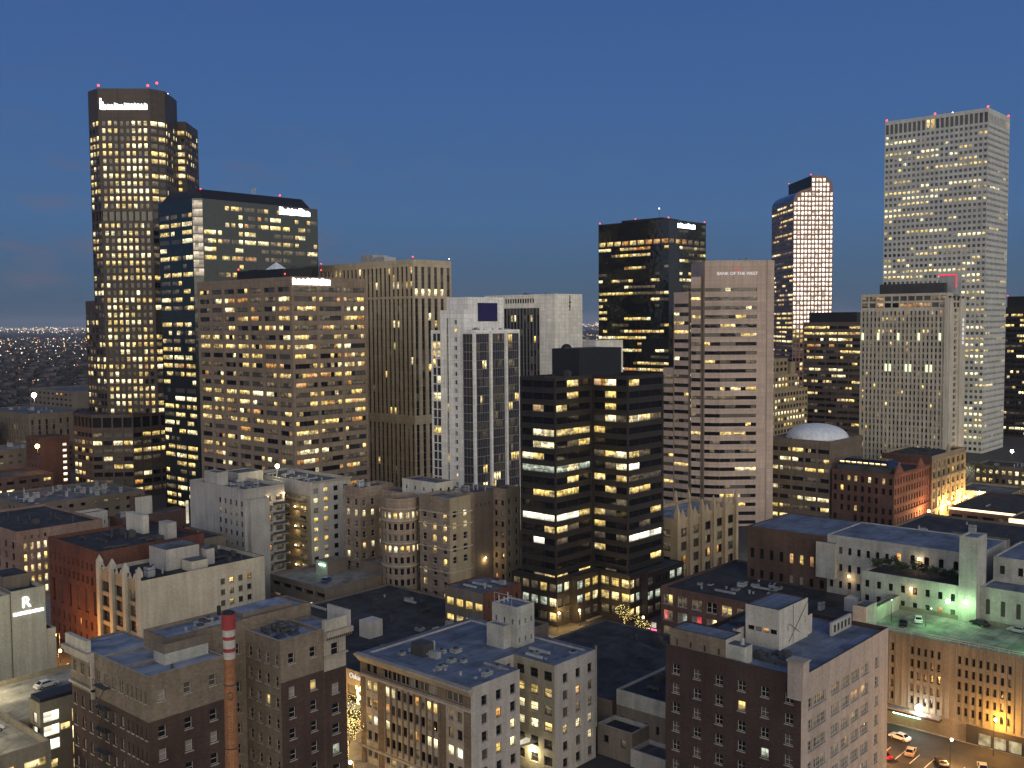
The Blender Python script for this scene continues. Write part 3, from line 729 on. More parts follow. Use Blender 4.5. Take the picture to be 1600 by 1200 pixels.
# white slab
b = B('office_tower', 'white slab tower with a blank end wall and dark ribbed glass side', 'white_wall', 412, 356, seed=9, roof='roof_dark')
rib = dict(n=16, fh=3.6, hf=.97, wf=.76, t=0, b=0, rec=.8, fw=0, mat='mullion', kg='glass_dark', lit={'k': 40, 'm': 8, 'y': .7, 'w': .3, 'e': 2}, coh=.2)
lf = {'bands': [(2.0, None), (2.6, {'secs': [(.30, None), (.42, dict(n=12, fh=2.5, hf=.9, wf=.8, t=0, b=0, fw=0, lit={'m': 3, 'k': 5, 'e': 1})), (.28, None)]}), (2.4, None), (None, {'secs': [(.05, None), (.74, rib), (.21, None)]})]}
b.box(401.2, 331.6, 423.7, 380.7, 0, 104.1, lf, None)
mb = MB(); mb.box(412.9, 331.2, 95.5, 413.2, 331.5, 103.4, 'metal_dark'); mb.box(412.6, 331.1, 99.5, 413.7, 331.55, 100.3, 'metal_dark'); mb.box(412.4, 331.1, 97.5, 413.5, 331.55, 98.1, 'metal_dark'); b.part('ladder', mb)
b.units((404, 334, 420, 378), 103.2, n=9, hgt=(1, 2.2), mk='metal_dark'); b.done()
# pale block low behind it
b = B('office_block', 'small pale block low behind the white slab tower', 'white_wall', 475, 366, seed=77)
b.box(462, 352, 488, 380, 0, 79, dict(n=5, fh=3.6, lit='half', t=4)); b.done()

# black mirror tower
b = B('office_tower', 'black mirror glass tower with an amber band of windows near its top', 'glass_black', 536, 364, seed=12, roof='roof_dark')
mir = dict(fh=3.86, hf=.46, wf=.92, rec=.10, fw=0, t=0, kg='glass_black', rowvar=1.2, coh=.55)
mw = {'k': 8, 'y': 4.2, 'w': 1.0, 'e': 1.0, 'd': 1.6, 'o': .6}
amb = dict(fh=3.2, hf=.86, t=.1, b=0, fw=0, rec=.5, wf=.84, mat='black_stone', coh=.3)
b.box(515.9, 338.7, 557.4, 390.7, 0, 150.1,
      {'bands': [(11, None), (3.4, dict(amb, n=9, lit=dict(o=5, y=3, d=2, k=1))), (None, dict(mir, n=16, lit=mw))]},
      {'bands': [(11, {'secs': [(.26, None), (.74, dict(mir, n=6, t=.5, lit={'k': 6, 'e': 4, 'd': 3}))]}), (3.4, dict(amb, n=6, lit=dict(o=4, d=4, y=1))), (None, {'secs': [(.28, None), (.72, dict(mir, n=9, lit={'k': 5, 'y': 3, 'w': 2, 'e': 3, 'd': 3}))]})]}, ph=0)
mb = MB(); mb.box(520, 346, 150, 538, 376, 151.8, 'black_metal', 'roof_dark'); b.parts('penthouse', mb)
mb = MB(); glyphs(mb, (524.8, 338.7), (1, 0), (0, -1), .5, 20, 145.6, 148.8, 'sign_white', random.Random(3), 7); b.part('sign_letters', mb)
b.beacon(516.4, 339.3, 150.1, r=.55, pole=.6); b.beacon(516.4, 390, 150.1, r=.55, pole=.6); b.beacon(556.6, 339.3, 150.1, r=.45, pole=.6); b.beacon(522, 367, 151.8, r=.45, pole=.4)
b.beacon(530, 355, 151.8, 'beacon_white', .5, 6.5); b.done()

# stepped pink bank tower
b = B('bank_tower', 'pinkish stone tower with narrow dark window bands and a bank sign on its blank top', 'pink_stone', 400, 235, seed=14)
bd = dict(fh=3.90, hf=.40, wf=1.0, rec=.5, fw=0, n=1, lit={'k': 14, 'm': 3, 'y': 1.5, 'w': .5, 'd': 1.5, 'e': 1}, coh=.5, rowvar=1.2)
def hb(t, sub): return {'bands': [(t, None), (None, dict(bd, sub=sub, t=0))]}
b.prism([(386.2, 235.9), (389.6, 229.4), (400.8, 218.1), (406.2, 212.8), (425, 231.6), (402, 252)], 0, 115.7, {0: {'secs': [(.09, dict(mat='beige_band')), (.91, hb(10.6, 3))]}, 1: hb(10.6, 7)})
b.prism([(384.8, 241.1), (386.1, 236.2), (404, 249)], 0, 108.9, {0: {'secs': [(.84, hb(3.8, 2)), (.16, dict(mat='beige_band'))]}})
b.prism([(384.8, 250), (384.8, 241.4), (404, 254)], 0, 102.4, {0: {'secs': [(.88, hb(3.8, 3)), (.12, dict(mat='beige_band'))]}})
b.prism([(384.8, 255.6), (384.8, 250.2), (404, 260)], 0, 69.1, {0: hb(2.0, 2)})
an = math.atan2(-1, 1); c_ = lambda t, z, o=.12: (389.6+11.2*t-o*.7, 229.4-11.3*t-o*.7, z)
text_part(b, 'BANK OF THE WEST', c_(.46, 110.0), an, 1.95, 'sign_cool', depth=.1)
mb = MB()
dd = (math.sqrt(.5), -math.sqrt(.5)); nn_ = (-math.sqrt(.5), -math.sqrt(.5)); q = c_(.46, 0)
mb.obox(q[:2], dd, nn_, 1.7, .08, 111.4, 111.65, 'sign_red')
for k_, (u, h) in enumerate(((-1.0, .55), (-.45, .9), (.1, 1.1), (.7, .75), (1.1, .4))): mb.obox((q[0]+dd[0]*u, q[1]+dd[1]*u), dd, nn_, .22, .07, 111.75, 111.75+h, 'sign_red')
b.part('emblem', mb); b.units((396, 222, 408, 232), 114.8, n=3); b.done()

# curved-top lit granite tower (turned 45 degrees to the grid)
b = B('office_tower', 'reddish tower with a curved cash-register top and a brightly lit square grid front', 'red_granite', 800, 395, seed=15, roof='roof_slate')
o0 = Vector((769.0, 386.4)); u_ = Vector((1, -1)).normalized(); v_ = Vector((1, 1)).normalized(); Wd, Dp = 32.5, 57.0
pt = lambda u, v: tuple(o0+u_*u+v_*v)
z1, z2, z3, us = 185.2, 195.5, 205.5, 14.4
def lim(z):
    l = 0 if z <= z1 else (us*(1-math.sqrt(max(0, 1-((z-z1)/(z2-z1))**2))) if z < z2 else us)
    zr = z3-13; r = Wd if z <= zr else Wd-9.5*(1-math.sqrt(max(0, 1-((z-zr)/13)**2)))
    return l, r
fh = 3.80; cw = Wd/11; z = z3-1.6; row = 0
b.wall.face([(*pt(us, 0), z), (*pt(lim(z)[1], 0), z), (*pt(lim(z3)[1], 0), z3), (*pt(us, 0), z3)], 'red_granite')
while z-fh > 0:
    zb = z-fh; l1, r1 = lim(z); l0, r0 = lim(zb)
    ia = math.ceil(max(l0, l1)/cw-.02); ib = math.floor(min(r0, r1)/cw+.02); ua, ub = ia*cw, ib*cw
    lit = 'allq' if row < 32 else ('half' if row > 36 else 'busy')
    b.face(pt(ua, 0), pt(ub, 0), zb, z, dict(n=ib-ia, fh=fh, wf=.68, hf=.72, t=0, b=-1, rows=1, lit=lit, fw=0, rec=.4))
    if ua-min(l0, l1) > .05: b.wall.face([(*pt(l0, 0), zb), (*pt(ua, 0), zb), (*pt(ua, 0), z), (*pt(l1, 0), z)], 'red_granite')
    if max(r0, r1)-ub > .05: b.wall.face([(*pt(ub, 0), zb), (*pt(r0, 0), zb), (*pt(r1, 0), z), (*pt(ub, 0), z)], 'red_granite')
    z = zb; row += 1
b.face(pt(0, Dp), pt(0, 0), 0, z1, dict(n=4, fh=3.80, wf=.92, hf=.46, t=1, sub=3, fw=0, rec=.3, lit={'k': 6, 'y': 4, 'w': 1.5, 'd': 2, 'o': .5, 'e': 1}, coh=.6))
prof = [(0, z1)]+[(us*(1-math.cos(t*math.pi/16)), z1+(z2-z1)*math.sin(t*math.pi/16)) for t in range(1, 9)]
for (ua, za), (ub, zb) in zip(prof, prof[1:]): b.roof.face([(*pt(ua, Dp), za), (*pt(ua, 0), za), (*pt(ub, 0), zb), (*pt(ub, Dp), zb)], 'glass_blue')
b.wall.face([(*pt(us, Dp), z2), (*pt(us, 0), z2), (*pt(us, 0), z3), (*pt(us, Dp), z3)], 'black_metal')
prof = [(us, z3), (Wd-9.5, z3)]+[(Wd-9.5+9.5*math.sin(t*math.pi/12), z3-13+13*math.cos(t*math.pi/12)) for t in range(1, 7)]+[(Wd, 0)]
for (ua, za), (ub, zb) in zip(prof, prof[1:]): b.roof.face([(*pt(ua, Dp), za), (*pt(ua, 0), za), (*pt(ub, 0), zb), (*pt(ub, Dp), zb)], 'red_granite')
b.beacon(*pt(us, 1), z3, r=.6, pole=.6); b.beacon(*pt(us, Dp-1), z3, r=.5, pole=.6); b.done()

# tall pale granite tower on the right
b = B('office_tower', 'tallest pale granite tower with square windows and red beacons on its roof corners', 'grey_granite', 735, 255, seed=16, roof='roof_grey')
rg = dict(fh=3.87, hf=.50, wf=.60, t=0, rec=.35, fw=0, coh=.62, rowvar=1.3, lit={'m': 9, 'k': 1.5, 'y': 6, 'w': 5, 'd': 2.5, 'e': 2})
lv = dict(fh=7.6, hf=.86, wf=.70, t=.2, b=0, fw=0, rec=.6, lit={'m': 8, 'k': 4, 'y': .8})
b.box(713.1, 221.3, 757.8, 289.9, 0, 227.2, {'bands': [(1.8, None), (8, dict(lv, n=22)), (None, dict(rg, n=22))]},
      {'bands': [(3.0, None), (7, dict(lv, n=14, fh=6.6, wf=.6)), (None, dict(rg, n=16, wf=.74, hf=.40, lit={'k': 10, 'm': 6, 'y': .7, 'w': .3, 'e': 1.5}))]}, ph=1.5)
for x, y in ((713.8, 222), (713.8, 289), (757, 222), (713.8, 256)): b.beacon(x, y, 227.2, r=.95, pole=.5)
b.beacon(730, 250, 227.2, 'beacon_white', .6, 3); b.units((718, 226, 752, 284), 225.7, n=6); b.done()

# ribbed hotel
b = B('hotel', 'pale ribbed hotel tower with lamps between its ribs and red neon on its roof', 'pale_concrete', 505, 190, seed=17, roof='roof_grey')
rb = dict(n=21, fh=2.95, wf=.42, hf=.62, t=0, b=0, rec=.5, fw=0, lit='hotel', coh=.1, rowvar=.4, m=.2)
ph_ = dict(fh=3.1, wf=.84, hf=.72, t=.1, b=0, rec=.5, fw=.05, lit={'m': 6, 'k': 5, 'o': 1.6, 'e': 2, 'd': 1, 'y': .6}, coh=.6)
b.box(493.2, 169.6, 517.8, 211.2, 0, 102.1, {'bands': [(.7, None), (3.2, dict(ph_, n=11)), (3.2, dict(ph_, n=11)), (.8, None), (None, rb)]},
      {'bands': [(.9, None), (6, dict(ph_, n=4, lit='off')), (None, {'secs': [(.36, None), (.20, dict(n=1, fh=2.95, wf=.8, hf=.6, t=0, fw=0, rec=.7, lit='hotel')), (.44, None)]})]})
mb = MB()
for i in range(22):
    y = 169.8+i*(41.2/21); mb.box(492.55, y-.24, 0, 493.18, y+.24, 94.0, 'pale_concrete')
mb.box(492.4, 169.0, 0, 493.18, 170.7, 100, 'pale_concrete')
for x, w in ((496.5, 2.2), (512, 3.6)): mb.box(x-w, 168.7, 0, x+w, 169.58, 99.5, 'pale_concrete')
b.parts('pilaster', mb)
mb = MB(); mb.box(497, 172.6, 101.2, 506, 203.6, 106.9, 'metal_dark', 'roof_dark'); b.parts('penthouse', mb)
mb = MB(); mb.box(500.5, 168.6, 101.2, 508, 176.2, 111.0, 'metal_grey', 'roof_grey'); b.part('lift_tower', mb)
mb = MB(); mb.box(500.2, 168.6, 110.2, 500.48, 176.8, 110.9, 'neon_red'); b.part('neon_bar', mb)
mb = MB(); mb.box(500.2, 168.15, 104.2, 500.48, 168.58, 110.9, 'neon_red'); b.part('neon_bar', mb)
mb = MB(); rs = random.Random(1)
for i in range(6): z = 88.5-i*2.2; mb.box(511.0, 168.35, z, 511.35, 168.68, z+1.5, 'sign_cool'); mb.box(512.1, 168.35, z, 512.45, 168.68, z+1.5, 'sign_cool'); mb.box(511.35, 168.35, z+rs.choice((.1, .6, 1.1)), 512.1, 168.68, z+rs.choice((.5, 1.0, 1.45)), 'sign_cool')
b.part('sign_letters', mb)
for i, z in ((1, 82), (6, 82), (11, 82), (16, 82), (20, 82), (3, 67), (4, 67), (8, 67), (9, 67), (13, 67), (14, 67)):
    y = 170.8+i*(41.2/21); mb = MB(); mb.box(492.3, y-.42, z-2.3, 492.9, y+.42, z+1.2, 'uplight'); b.part('pilaster_lamp', mb)
b.done()

# dark banded tower with hat
b = B('office_tower', 'dark brown banded block with a black hat beside the ribbed hotel', 'dark_stripe', 632, 285, seed=18)
f = dict(n=5, sub=4, fh=3.83, hf=.46, wf=.93, t=0, fw=0, rec=.4, coh=.6)
b.box(621.4, 266.3, 650, 304.3, 0, 88.3, {'bands': [(1.6, None), (15.4, dict(f, lit={'w': 4, 'y': 5, 'o': 2, 'k': 3})), (None, dict(f, lit={'k': 12, 'm': 3, 'y': 2.6, 'w': .8, 'e': 2}))]})
mb = MB(); mb.box(624, 270, 87.4, 648, 302, 94.5, 'black_metal', 'roof_dark'); b.parts('penthouse', mb); b.done()

# stepped beige tower
b = B('office_tower', 'small beige stepped tower squeezed behind the pink bank tower', 'tan_stone', 572, 300, seed=19)
f = dict(fh=3.7, hf=.55, wf=.62, t=1.2, rec=.3, fw=0, lit={'k': 6, 'm': 3, 'w': 3, 'y': 1.5})
b.box(545, 290.9, 600, 310, 0, 47.9, None, dict(f, n=14)); b.box(548, 293, 591, 309, 47, 57, None, dict(f, n=10)); b.box(550, 295, 581, 307, 56, 66.5, None, dict(f, n=6, lit='off')); b.box(583, 294, 589, 304, 56, 64, None, None); b.done()

# dark tower at the right edge
b = B('office_tower', 'dark tower with a black cap behind the tallest pale tower, cut by the picture edge', 'black_stone', 845, 228, seed=20)
b.box(831.3, 205, 866, 243.2, 0, 98, dict(n=9, sub=2, fh=3.9, hf=.5, wf=.9, t=4, fw=0, rec=.3, coh=.6, lit={'k': 9, 'y': 3, 'w': 1.4, 'e': 1})); 
mb = MB(); mb.box(832.5, 206, 97.5, 864, 242.2, 106.2, 'black_metal', 'roof_dark'); b.parts('penthouse', mb); b.beacon(833, 242, 106.2, r=.5, pole=.4); b.done()

# ------------------------------------------------------------------ middle distance
# dark faceted office building, window states read from the photograph (12 panes per floor, four faces)
RO = ['    o wd y?   ', '    y  y  y   ']
rows_ = ['kkkkykowkykk', 'kkkkykkykkkk', 'kokykkkykkkk', 'kkkkkkmwdwyd', 'kwwyyyykkkkk', 'kwwkdykkkkkk', 'wykkkkdywydk', 'ccccwckdwWkk', 'kkkkykykydee', 'kyyyykkykyyk', 'kkkkkkkkdkkk',
         'WWWWWyyekkky', 'kkyydkykkkdk', 'kWkdkkekdWWW', 'kkkkkkykkkkk', 'kkkkkkkkkkky', 'kdyykykdkkkk', 'ydyykkykkkkk', 'kkkkkkkkkkkk', 'kkkkdkkkkkkk']
b = B('office_building', 'black brown stepped-corner office building with scattered bright windows in the middle', 'black_stone', 250, 192, seed=22, roof='roof_dark')
def of(i): return dict(n=1, sub=3, fh=3.62, hf=.56, wf=.93, t=.3, fw=.05, rec=.5, pat=[r[i*3:i*3+3] for r in rows_], b=1, coh=.3, lit='dark')
PO = [(231.4, 205.2), (231.4, 191.4), (249.2, 191.4), (249.2, 178.0), (268.3, 178.0), (268.3, 205.2)]
b.prism(PO, 0, 73.6, {0: of(0), 1: of(1), 2: of(2), 3: of(3)}, ph=1)
po = dict(fh=4.3, hf=.62, wf=.82, t=.8, fw=.10, fr='frame_dark', rec=.5, lit={'d': 4, 'y': 3, 'w': 1, 'c': 2, 'e': 3, 'k': 1}, cross=2)
b.prism([(229.4, 207.2), (229.4, 189.4), (236.0, 189.4), (236.0, 187.2), (247.2, 187.2), (247.2, 175.8), (253.0, 175.8), (253.0, 173.6), (273, 173.6), (273, 177.9), (268.4, 205.3), (268.4, 207.2)], 0, 14.2, {0: dict(po, n=5), 1: dict(po, n=2), 3: dict(po, n=3), 4: dict(po, n=3), 5: dict(po, n=2), 7: dict(po, n=5)}, ph=.3, roof='roof_dark')
mb = MB(); mb.box(244.8, 192.9, 72.4, 266.5, 203.6, 81.7, 'black_metal', 'roof_dark'); b.parts('penthouse', mb)
mb = MB(); mb.ball((246.9, 199.5, 81.6), 1.7, 'black_metal', 12, 4, .9, True); b.part('roof_dome', mb)
b.units((233, 193, 243, 203), 72.6, n=4, mk='metal_dark'); b.done()

# cream gothic block with pinnacles
b = B('gothic_block', 'cream terracotta block with a row of pointed pinnacles beside the dark faceted office', 'cream_terracotta', 300, 187, seed=23, roof='roof_blue')
gw_ = dict(n=5, sub=3, fh=4.6, hf=.64, wf=.72, t=2.6, rec=.7, fw=.10, lit={'k': 5, 'm': 6, 'd': 2, 'e': 4, 'o': .6})
b.box(280.8, 181.3, 319.1, 200, 0, 25.3, dict(n=2, fh=4.6, hf=.6, wf=.5, t=2.6, rec=.6, lit='faint'), gw_, ph=1.2)
mb = MB()
for i in range(6):
    x = 281.2+i*(37.5/5); mb.box(x-.75, 180.5, 0, x+.75, 181.28, 27.2, 'cream_terracotta'); q_ = [(x-.75, 180.5), (x+.75, 180.5), (x+.75, 182), (x-.75, 182)]
    mb.box(x-.75, 181.28, 25.3, x+.75, 182, 27.2, 'cream_terracotta'); mb.frustum(q_, 27.2, [(x-.1, 181.1), (x+.1, 181.1), (x+.1, 181.3), (x-.1, 181.3)], 30.4, 'cream_terracotta')
    if i < 5:
        xm = x+3.75; mb.frustum([(xm-1.5, 181.3), (xm+1.5, 181.3), (xm+1.5, 181.9), (xm-1.5, 181.9)], 25.3, [(xm-.15, 181.5), (xm+.15, 181.5), (xm+.15, 181.7), (xm-.15, 181.7)], 28.0, 'cream_terracotta')
        mb.box(xm-.18-2.1, 180.9, 2, xm-2.1+.18, 181.28, 24.4, 'cream_terracotta'); mb.box(xm+2.1-.18, 180.9, 2, xm+2.1+.18, 181.28, 24.4, 'cream_terracotta')
for k_ in range(5): x = 283+k_*8.5; mb.frustum([(x-.7, 198.9), (x+.7, 198.9), (x+.7, 200), (x-.7, 200)], 25.3, [(x-.1, 199.4), (x+.1, 199.4), (x+.1, 199.6), (x-.1, 199.6)], 29.5, 'cream_terracotta')
b.parts('pinnacle', mb); b.done()

# brown brick loft building
b = B('loft_building', 'low brown brick building with wide three-part windows, some glowing pink', 'brown_brick', 250, 128, seed=24, roof='roof_dark')
lq = dict(fh=4.4, hf=.62, wf=.68, t=1.2, rec=.4, fw=.12, fr='frame_pale', sub=2, cross=1)
b.box(232.9, 101, 273.5, 155.3, 0, 17.5, dict(lq, n=12, lit={'d': 3, 'y': 2, 'b': 2, 'k': 2}, pat=['dyddddkkyy????', 'rdbcbr?y??????'], coh=0), None, ph=.6)
b.units((238, 125, 258, 150), 16.9, n=12, hgt=(.5, 1.2)); b.units((240, 103, 262, 122), 16.9, n=4)
mb = MB(); mb.box(244, 104.5, 16.9, 247.5, 108, 20.2, 'metal_grey'); b.part('roof_hatch', mb)
b.box(262, 112, 276, 132, 17.0, 21.5, dict(n=3, fh=4, hf=.4, wf=.3, lit={'k': 3, 'o': 1}), dict(n=1, fh=4, hf=.6, wf=.14, t=.6, lit='all')); b.done()
mb = MB()
b = B('water_tower', 'white rooftop box tower with a faded dark mural on its narrow side', 'white_render', 264.5, 138.8, cat='water tower', seed=25, roof='roof_slate')
b.box(261.2, 136.0, 267.8, 141.6, 16.93, 26.6, None, None, ph=.2)
for p in [(263.4+1.35*math.cos(t*.6)*(.8+.2*math.sin(t*2)), 22.2+1.3*math.sin(t*.6)) for t in range(1)]: pass
mb.face([(263.2+1.5+1.45*math.cos(t*math.pi/6)*(1 if t % 2 else .86), 135.96, 22.0+1.2*math.sin(t*math.pi/6)*(1 if t % 3 else .85)) for t in range(12)], 'mural_grey')
mb.face([(263.5, 135.96, 20.4), (264.6, 135.96, 16.95), (266.0, 135.96, 20.6), (265.0, 135.96, 20.1)], 'mural_grey'); b.part('mural', mb)
mb = MB(); mb.tube((261.6, 135.94, 26), (265.8, 135.94, 23.4), .06, 'metal_dark'); mb.tube((265.5, 135.94, 23.3), (267.6, 135.94, 26.2), .06, 'metal_dark'); b.part('brace', mb)
b.done()

# red sandstone building with gables
b = B('sandstone_building', 'red sandstone corner building with gables and a glazed roof garden', 'red_sandstone', 437, 177, seed=26, roof='roof_dark')
fr_ = dict(fh=4.2, hf=.62, wf=.46, t=1.2, rec=.45, fw=.08)
b.box(417.6, 163.9, 457.2, 190.9, 0, 25.7, dict(fr_, n=9, lit={'k': 8, 'm': 2, 'y': 1.6, 'w': .5}, mat='dark_red_brick'), dict(fr_, n=13, wf=.52, lit={'k': 5, 'm': 8, 'e': 2}), ph=.8)
mb = MB()
for x in (423.5, 447.5): mb.frustum([(x-4, 163.7), (x+4, 163.7), (x+4, 164.6), (x-4, 164.6)], 25.7, [(x-.2, 164), (x+.2, 164), (x+.2, 164.3), (x-.2, 164.3)], 29.6, 'red_sandstone')
mb.box(417.2, 163.35, 24.6, 457.4, 163.88, 25.3, 'red_sandstone'); mb.box(417.2, 163.5, 8.6, 457.4, 163.88, 9.1, 'red_sandstone'); b.parts('gable', mb)
mb = MB(); mb.box(419, 167, 24.9, 432, 189, 28.0, 'metal_dark'); mb.frustum([(419, 167), (432, 167), (432, 189), (419, 189)], 28.0, [(423, 169), (430, 169), (430, 187), (423, 187)], 30.4, 'glass_dark'); b.part('conservatory', mb)
mb = MB()
for i in range(8): y = 168.5+i*2.6; mb.box(420.2, y, 29.0, 420.5, y+1.8, 29.35, 'far_warm')
b.part('light_strip', mb)
b.units((434, 168, 455, 188), 24.9, n=6); b.done()

b = B('stone_building', 'tan stone building with arched upper windows, lit gold at the street', 'tan_stone', 480, 172, seed=27, roof='roof_dark')
fv = dict(n=7, fh=4.3, hf=.62, wf=.56, rec=.5, fw=.10)
b.box(458.5, 163.3, 501.7, 186, 0, 29.2, dict(mat='dark_red_brick'), {'bands': [(2.4, None), (4.2, dict(fv, n=7, t=0, lit='off')), (4.4, dict(fv, n=7, t=0, lit={'y': 5, 'k': 3, 'd': 2}, arch='tan_stone')), (None, dict(fv, t=.4, lit={'b': 4, 'm': 5, 'e': 2}))]}, ph=.8)
mb = MB()
for z in (26.9, 18.3, 5.2): mb.box(458.2, 162.75, z, 502, 163.28, z+.45, 'tan_stone')
for x in [458.9+i*(42.4/7) for i in range(8)]: mb.box(x-.28, 162.9, 5.7, x+.28, 163.28, 26.9, 'tan_stone')
mb.frustum([(478, 163), (482, 163), (482, 164.2), (478, 164.2)], 29.2, [(479.8, 163.4), (480.2, 163.4), (480.2, 163.8), (479.8, 163.8)], 32.4, 'tan_stone'); b.parts('trim', mb); b.units((462, 166, 498, 184), 28.4, n=6, mk='metal_dark'); b.done()

b = B('office_block', 'beige office block with long lit window bands below the white dome', 'beige_band', 435, 206, seed=28, roof='roof_grey')
b.box(418.8, 192.4, 452, 222.5, 0, 37.3, dict(n=5, sub=4, fh=4.25, hf=.42, wf=.86, t=2.6, rec=.4, fw=0, coh=.7, lit={'y': 4, 'w': 2, 'd': 3, 'k': 2.5, 'e': 2}), None, ph=.9); b.units((421, 194, 430, 218), 36.4, n=4); b.done()
b = B('dome', 'white shallow dome standing on the roof of the beige office block', 'beige_band', 436.2, 206.6, cat='dome', seed=1)
mb = MB(); mb.ball((436.2, 206.6, 36.9), 13.6, 'dome_white', 28, 8, .45, True); b.part('shell', mb, smooth=True, weld=True)
mb = MB(); mb.cyl(436.2, 206.6, 36.42, 37.0, 13.9, 'dome_white', 28); b.part('rim', mb)

# ------------------------------------------------------------------ white L-shaped block behind the parking deck
b = B('warehouse', 'long white block with a blue grey flat roof and a tall square pier', 'white_render', 262, 100, seed=29, roof='roof_slate')
b.box(258, 80.4, 280, 119, 0, 32.6, {'secs': [(.45, dict(n=7, fh=4.6, hf=.42, wf=.4, t=1.6, arch='white_render', rec=.4, lit={'k': 5, 'o': 1, 'm': 2})), (.55, dict(n=6, fh=4.6, hf=.5, wf=.36, t=1.2, arch='white_render', rec=.4, lit={'k': 6, 'o': 1}))]}, None, ph=.25)
b.box(245, 80.4, 257.98, 104, 0, 27.6, dict(n=8, fh=3.7, hf=.48, wf=.36, t=1.2, rec=.3, lit={'k': 8, 'o': 1.4, 'm': 2}), None, ph=.8, roof='roof_dark')
b.box(244.2, 76.4, 251, 80.36, 0, 39.6, None, None, ph=.4)
f = dict(n=8, fh=6.2, hf=.58, wf=.30, t=1.4, rec=.35, lit={'k': 6, 'm': 5, 'o': .7}, arch='white_render')
b.box(247, 40, 256, 76.36, 0, 27.8, dict(f, n=11), None, ph=.3)
b.box(256.02, 40, 278, 76.36, 0, 33.3, dict(n=9, fh=5, hf=.4, wf=.28, t=.5, rec=.3, lit={'k': 5, 'y': 1}), None, ph=.3)
b.done()
b = B('warehouse', 'dark brick wing with three glowing arched windows under the blue roof', 'dark_brick', 268, 130, seed=30, roof='roof_slate')
b.box(258.2, 119.1, 284, 143, 0, 31.8, {'bands': [(5.2, None), (5, dict(n=8, fh=4.6, hf=.62, wf=.42, t=0, pat=['kkkkoyoo'], arch='dark_brick', rec=.4, lit='none')), (None, dict(n=8, fh=4.6, hf=.5, wf=.42, lit='off'))]}, None, ph=.25)
b.box(256.4, 116.2, 259.6, 121.5, 21, 30.6, dict(mat='white_render'), dict(mat='white_render'), ph=.2); b.done()

# ribbed garage with a lit roof deck
b = B('parking_garage', 'long tan ribbed parking garage with a green lit roof deck', 'garage_concrete', 234, 58, seed=31, roof='deck_concrete')
ft = dict(n=56, fh=2.75, hf=.62, wf=.44, rec=.5, fw=0, lit={'k': 12, 'm': 4}, t=1.9, b=4.4, skip=(0, 1, 7, 8, 14, 15, 24, 25, 34, 35, 44, 45))
b.box(222.6, 16, 244.9, 96.5, 0, 20.6, ft, None, ph=.95)
mb = MB(); cw = 80.5/56
for i in range(57): mb.box(222.38 if i % 10 else 222.2, 96.4-i*cw-.13, 4.4, 222.58, 96.4-i*cw+.13, 20.3, 'garage_concrete')
b.part('rib', mb)
mb = MB()
y = 95
while y > 17: mb.box(222.7, y-.05, 20.6, 222.8, y+.05, 21.6, 'metal_grey'); y -= 2
mb.box(222.7, 17, 21.5, 222.8, 95, 21.6, 'metal_grey'); mb.box(222.7, 17, 21.05, 222.8, 95, 21.12, 'metal_grey'); b.part('railing', mb)
mb = MB(); mb.box(220.4, 76, 3.4, 222.05, 92, 4.0, 'frame_dark'); mb.box(220.2, 76, 3.98, 222.05, 92, 4.25, 'stone_trim'); b.part('awning', mb)
mb = MB(); mb.box(222.0, 30, .2, 222.2, 71, 4.0, 'frame_dark'); b.part('opening', mb)
mb = MB()
for i in range(9): mb.box(221.85, 42+i*3.0, .4, 221.98, 44.4+i*3.0, 2.8, 'w')
b.part('shop_window', mb)
mb = MB(); mb.box(221.6, 80.5, 2.7, 221.9, 86.5, 3.1, 'bulb_green'); b.part('neon_tube', mb)
b.box(222.62, 93.3, 228.5, 96.48, 19.62, 25.0, dict(mat='white_render'), dict(mat='white_render'), ph=.2, roof='roof_grey')
b.box(228.52, 94.3, 244.88, 96.0, 19.62, 23.0, dict(mat='white_render'), dict(mat='white_render'), ph=.2, roof='roof_grey')
b.done()

# low roofs on the right
b = B('low_hall', 'low hall with a broad black flat roof in front of the red sandstone building', 'taupe_wall', 360, 122, seed=32, roof='roof_dark')
b.box(322, 92, 398, 143.8, 0, 15, dict(n=6, fh=5, hf=.3, wf=.3, t=2, lit='off'), None); b.box(330, 100, 352, 118, 14, 18.5, None, None, roof='roof_grey'); b.units((355, 100, 392, 138), 14.1, n=7); b.done()
b = B('market_hall', 'dark roofed hall with a long glowing golden fascia along its edge', 'brown_brick', 475, 122, seed=33, roof='roof_dark')
b.box(448, 88, 500, 152, 0, 9.4, dict(n=10, fh=5, hf=.5, wf=.7, t=1.5, lit={'d': 3, 'y': 2, 'k': 2}), None, ph=.5)
mb = MB(); mb.box(447.3, 110, 8.7, 447.9, 152, 9.5, 'fascia_gold'); b.part('lit_fascia', mb); b.units((455, 95, 495, 148), 8.9, n=6); b.done()
b = B('theatre', 'small hall with a blazing gold lit wall at the right edge of the picture', 'tan_stone', 432, 98, seed=34, roof='roof_dark')
b.box(423, 76, 441, 121, 0, 12.2, None, None, ph=.5)
mb = MB(); mb.box(422.3, 78, 10.6, 422.9, 120.6, 12.1, 'fascia_gold'); b.part('lit_fascia', mb); b.done()
b = B('shop_row', 'low flat shop row with a line of small lit windows at the far right', 'taupe_wall', 586, 160, seed=35, roof='roof_dark')
b.box(575, 130, 598, 182, 0, 11.5, dict(n=16, fh=4.6, hf=.5, wf=.55, t=1.2, lit={'y': 5, 'w': 3, 'k': 1}), None); b.box(588, 120, 610, 139, 0, 14.5, dict(mat='pinkish_paint')); b.units((578, 135, 595, 178), 10.6, n=6); b.done()
b = B('shop_row', 'small golden lit shop beside the tan stone building at street level', 'tan_stone', 524, 160, seed=36)
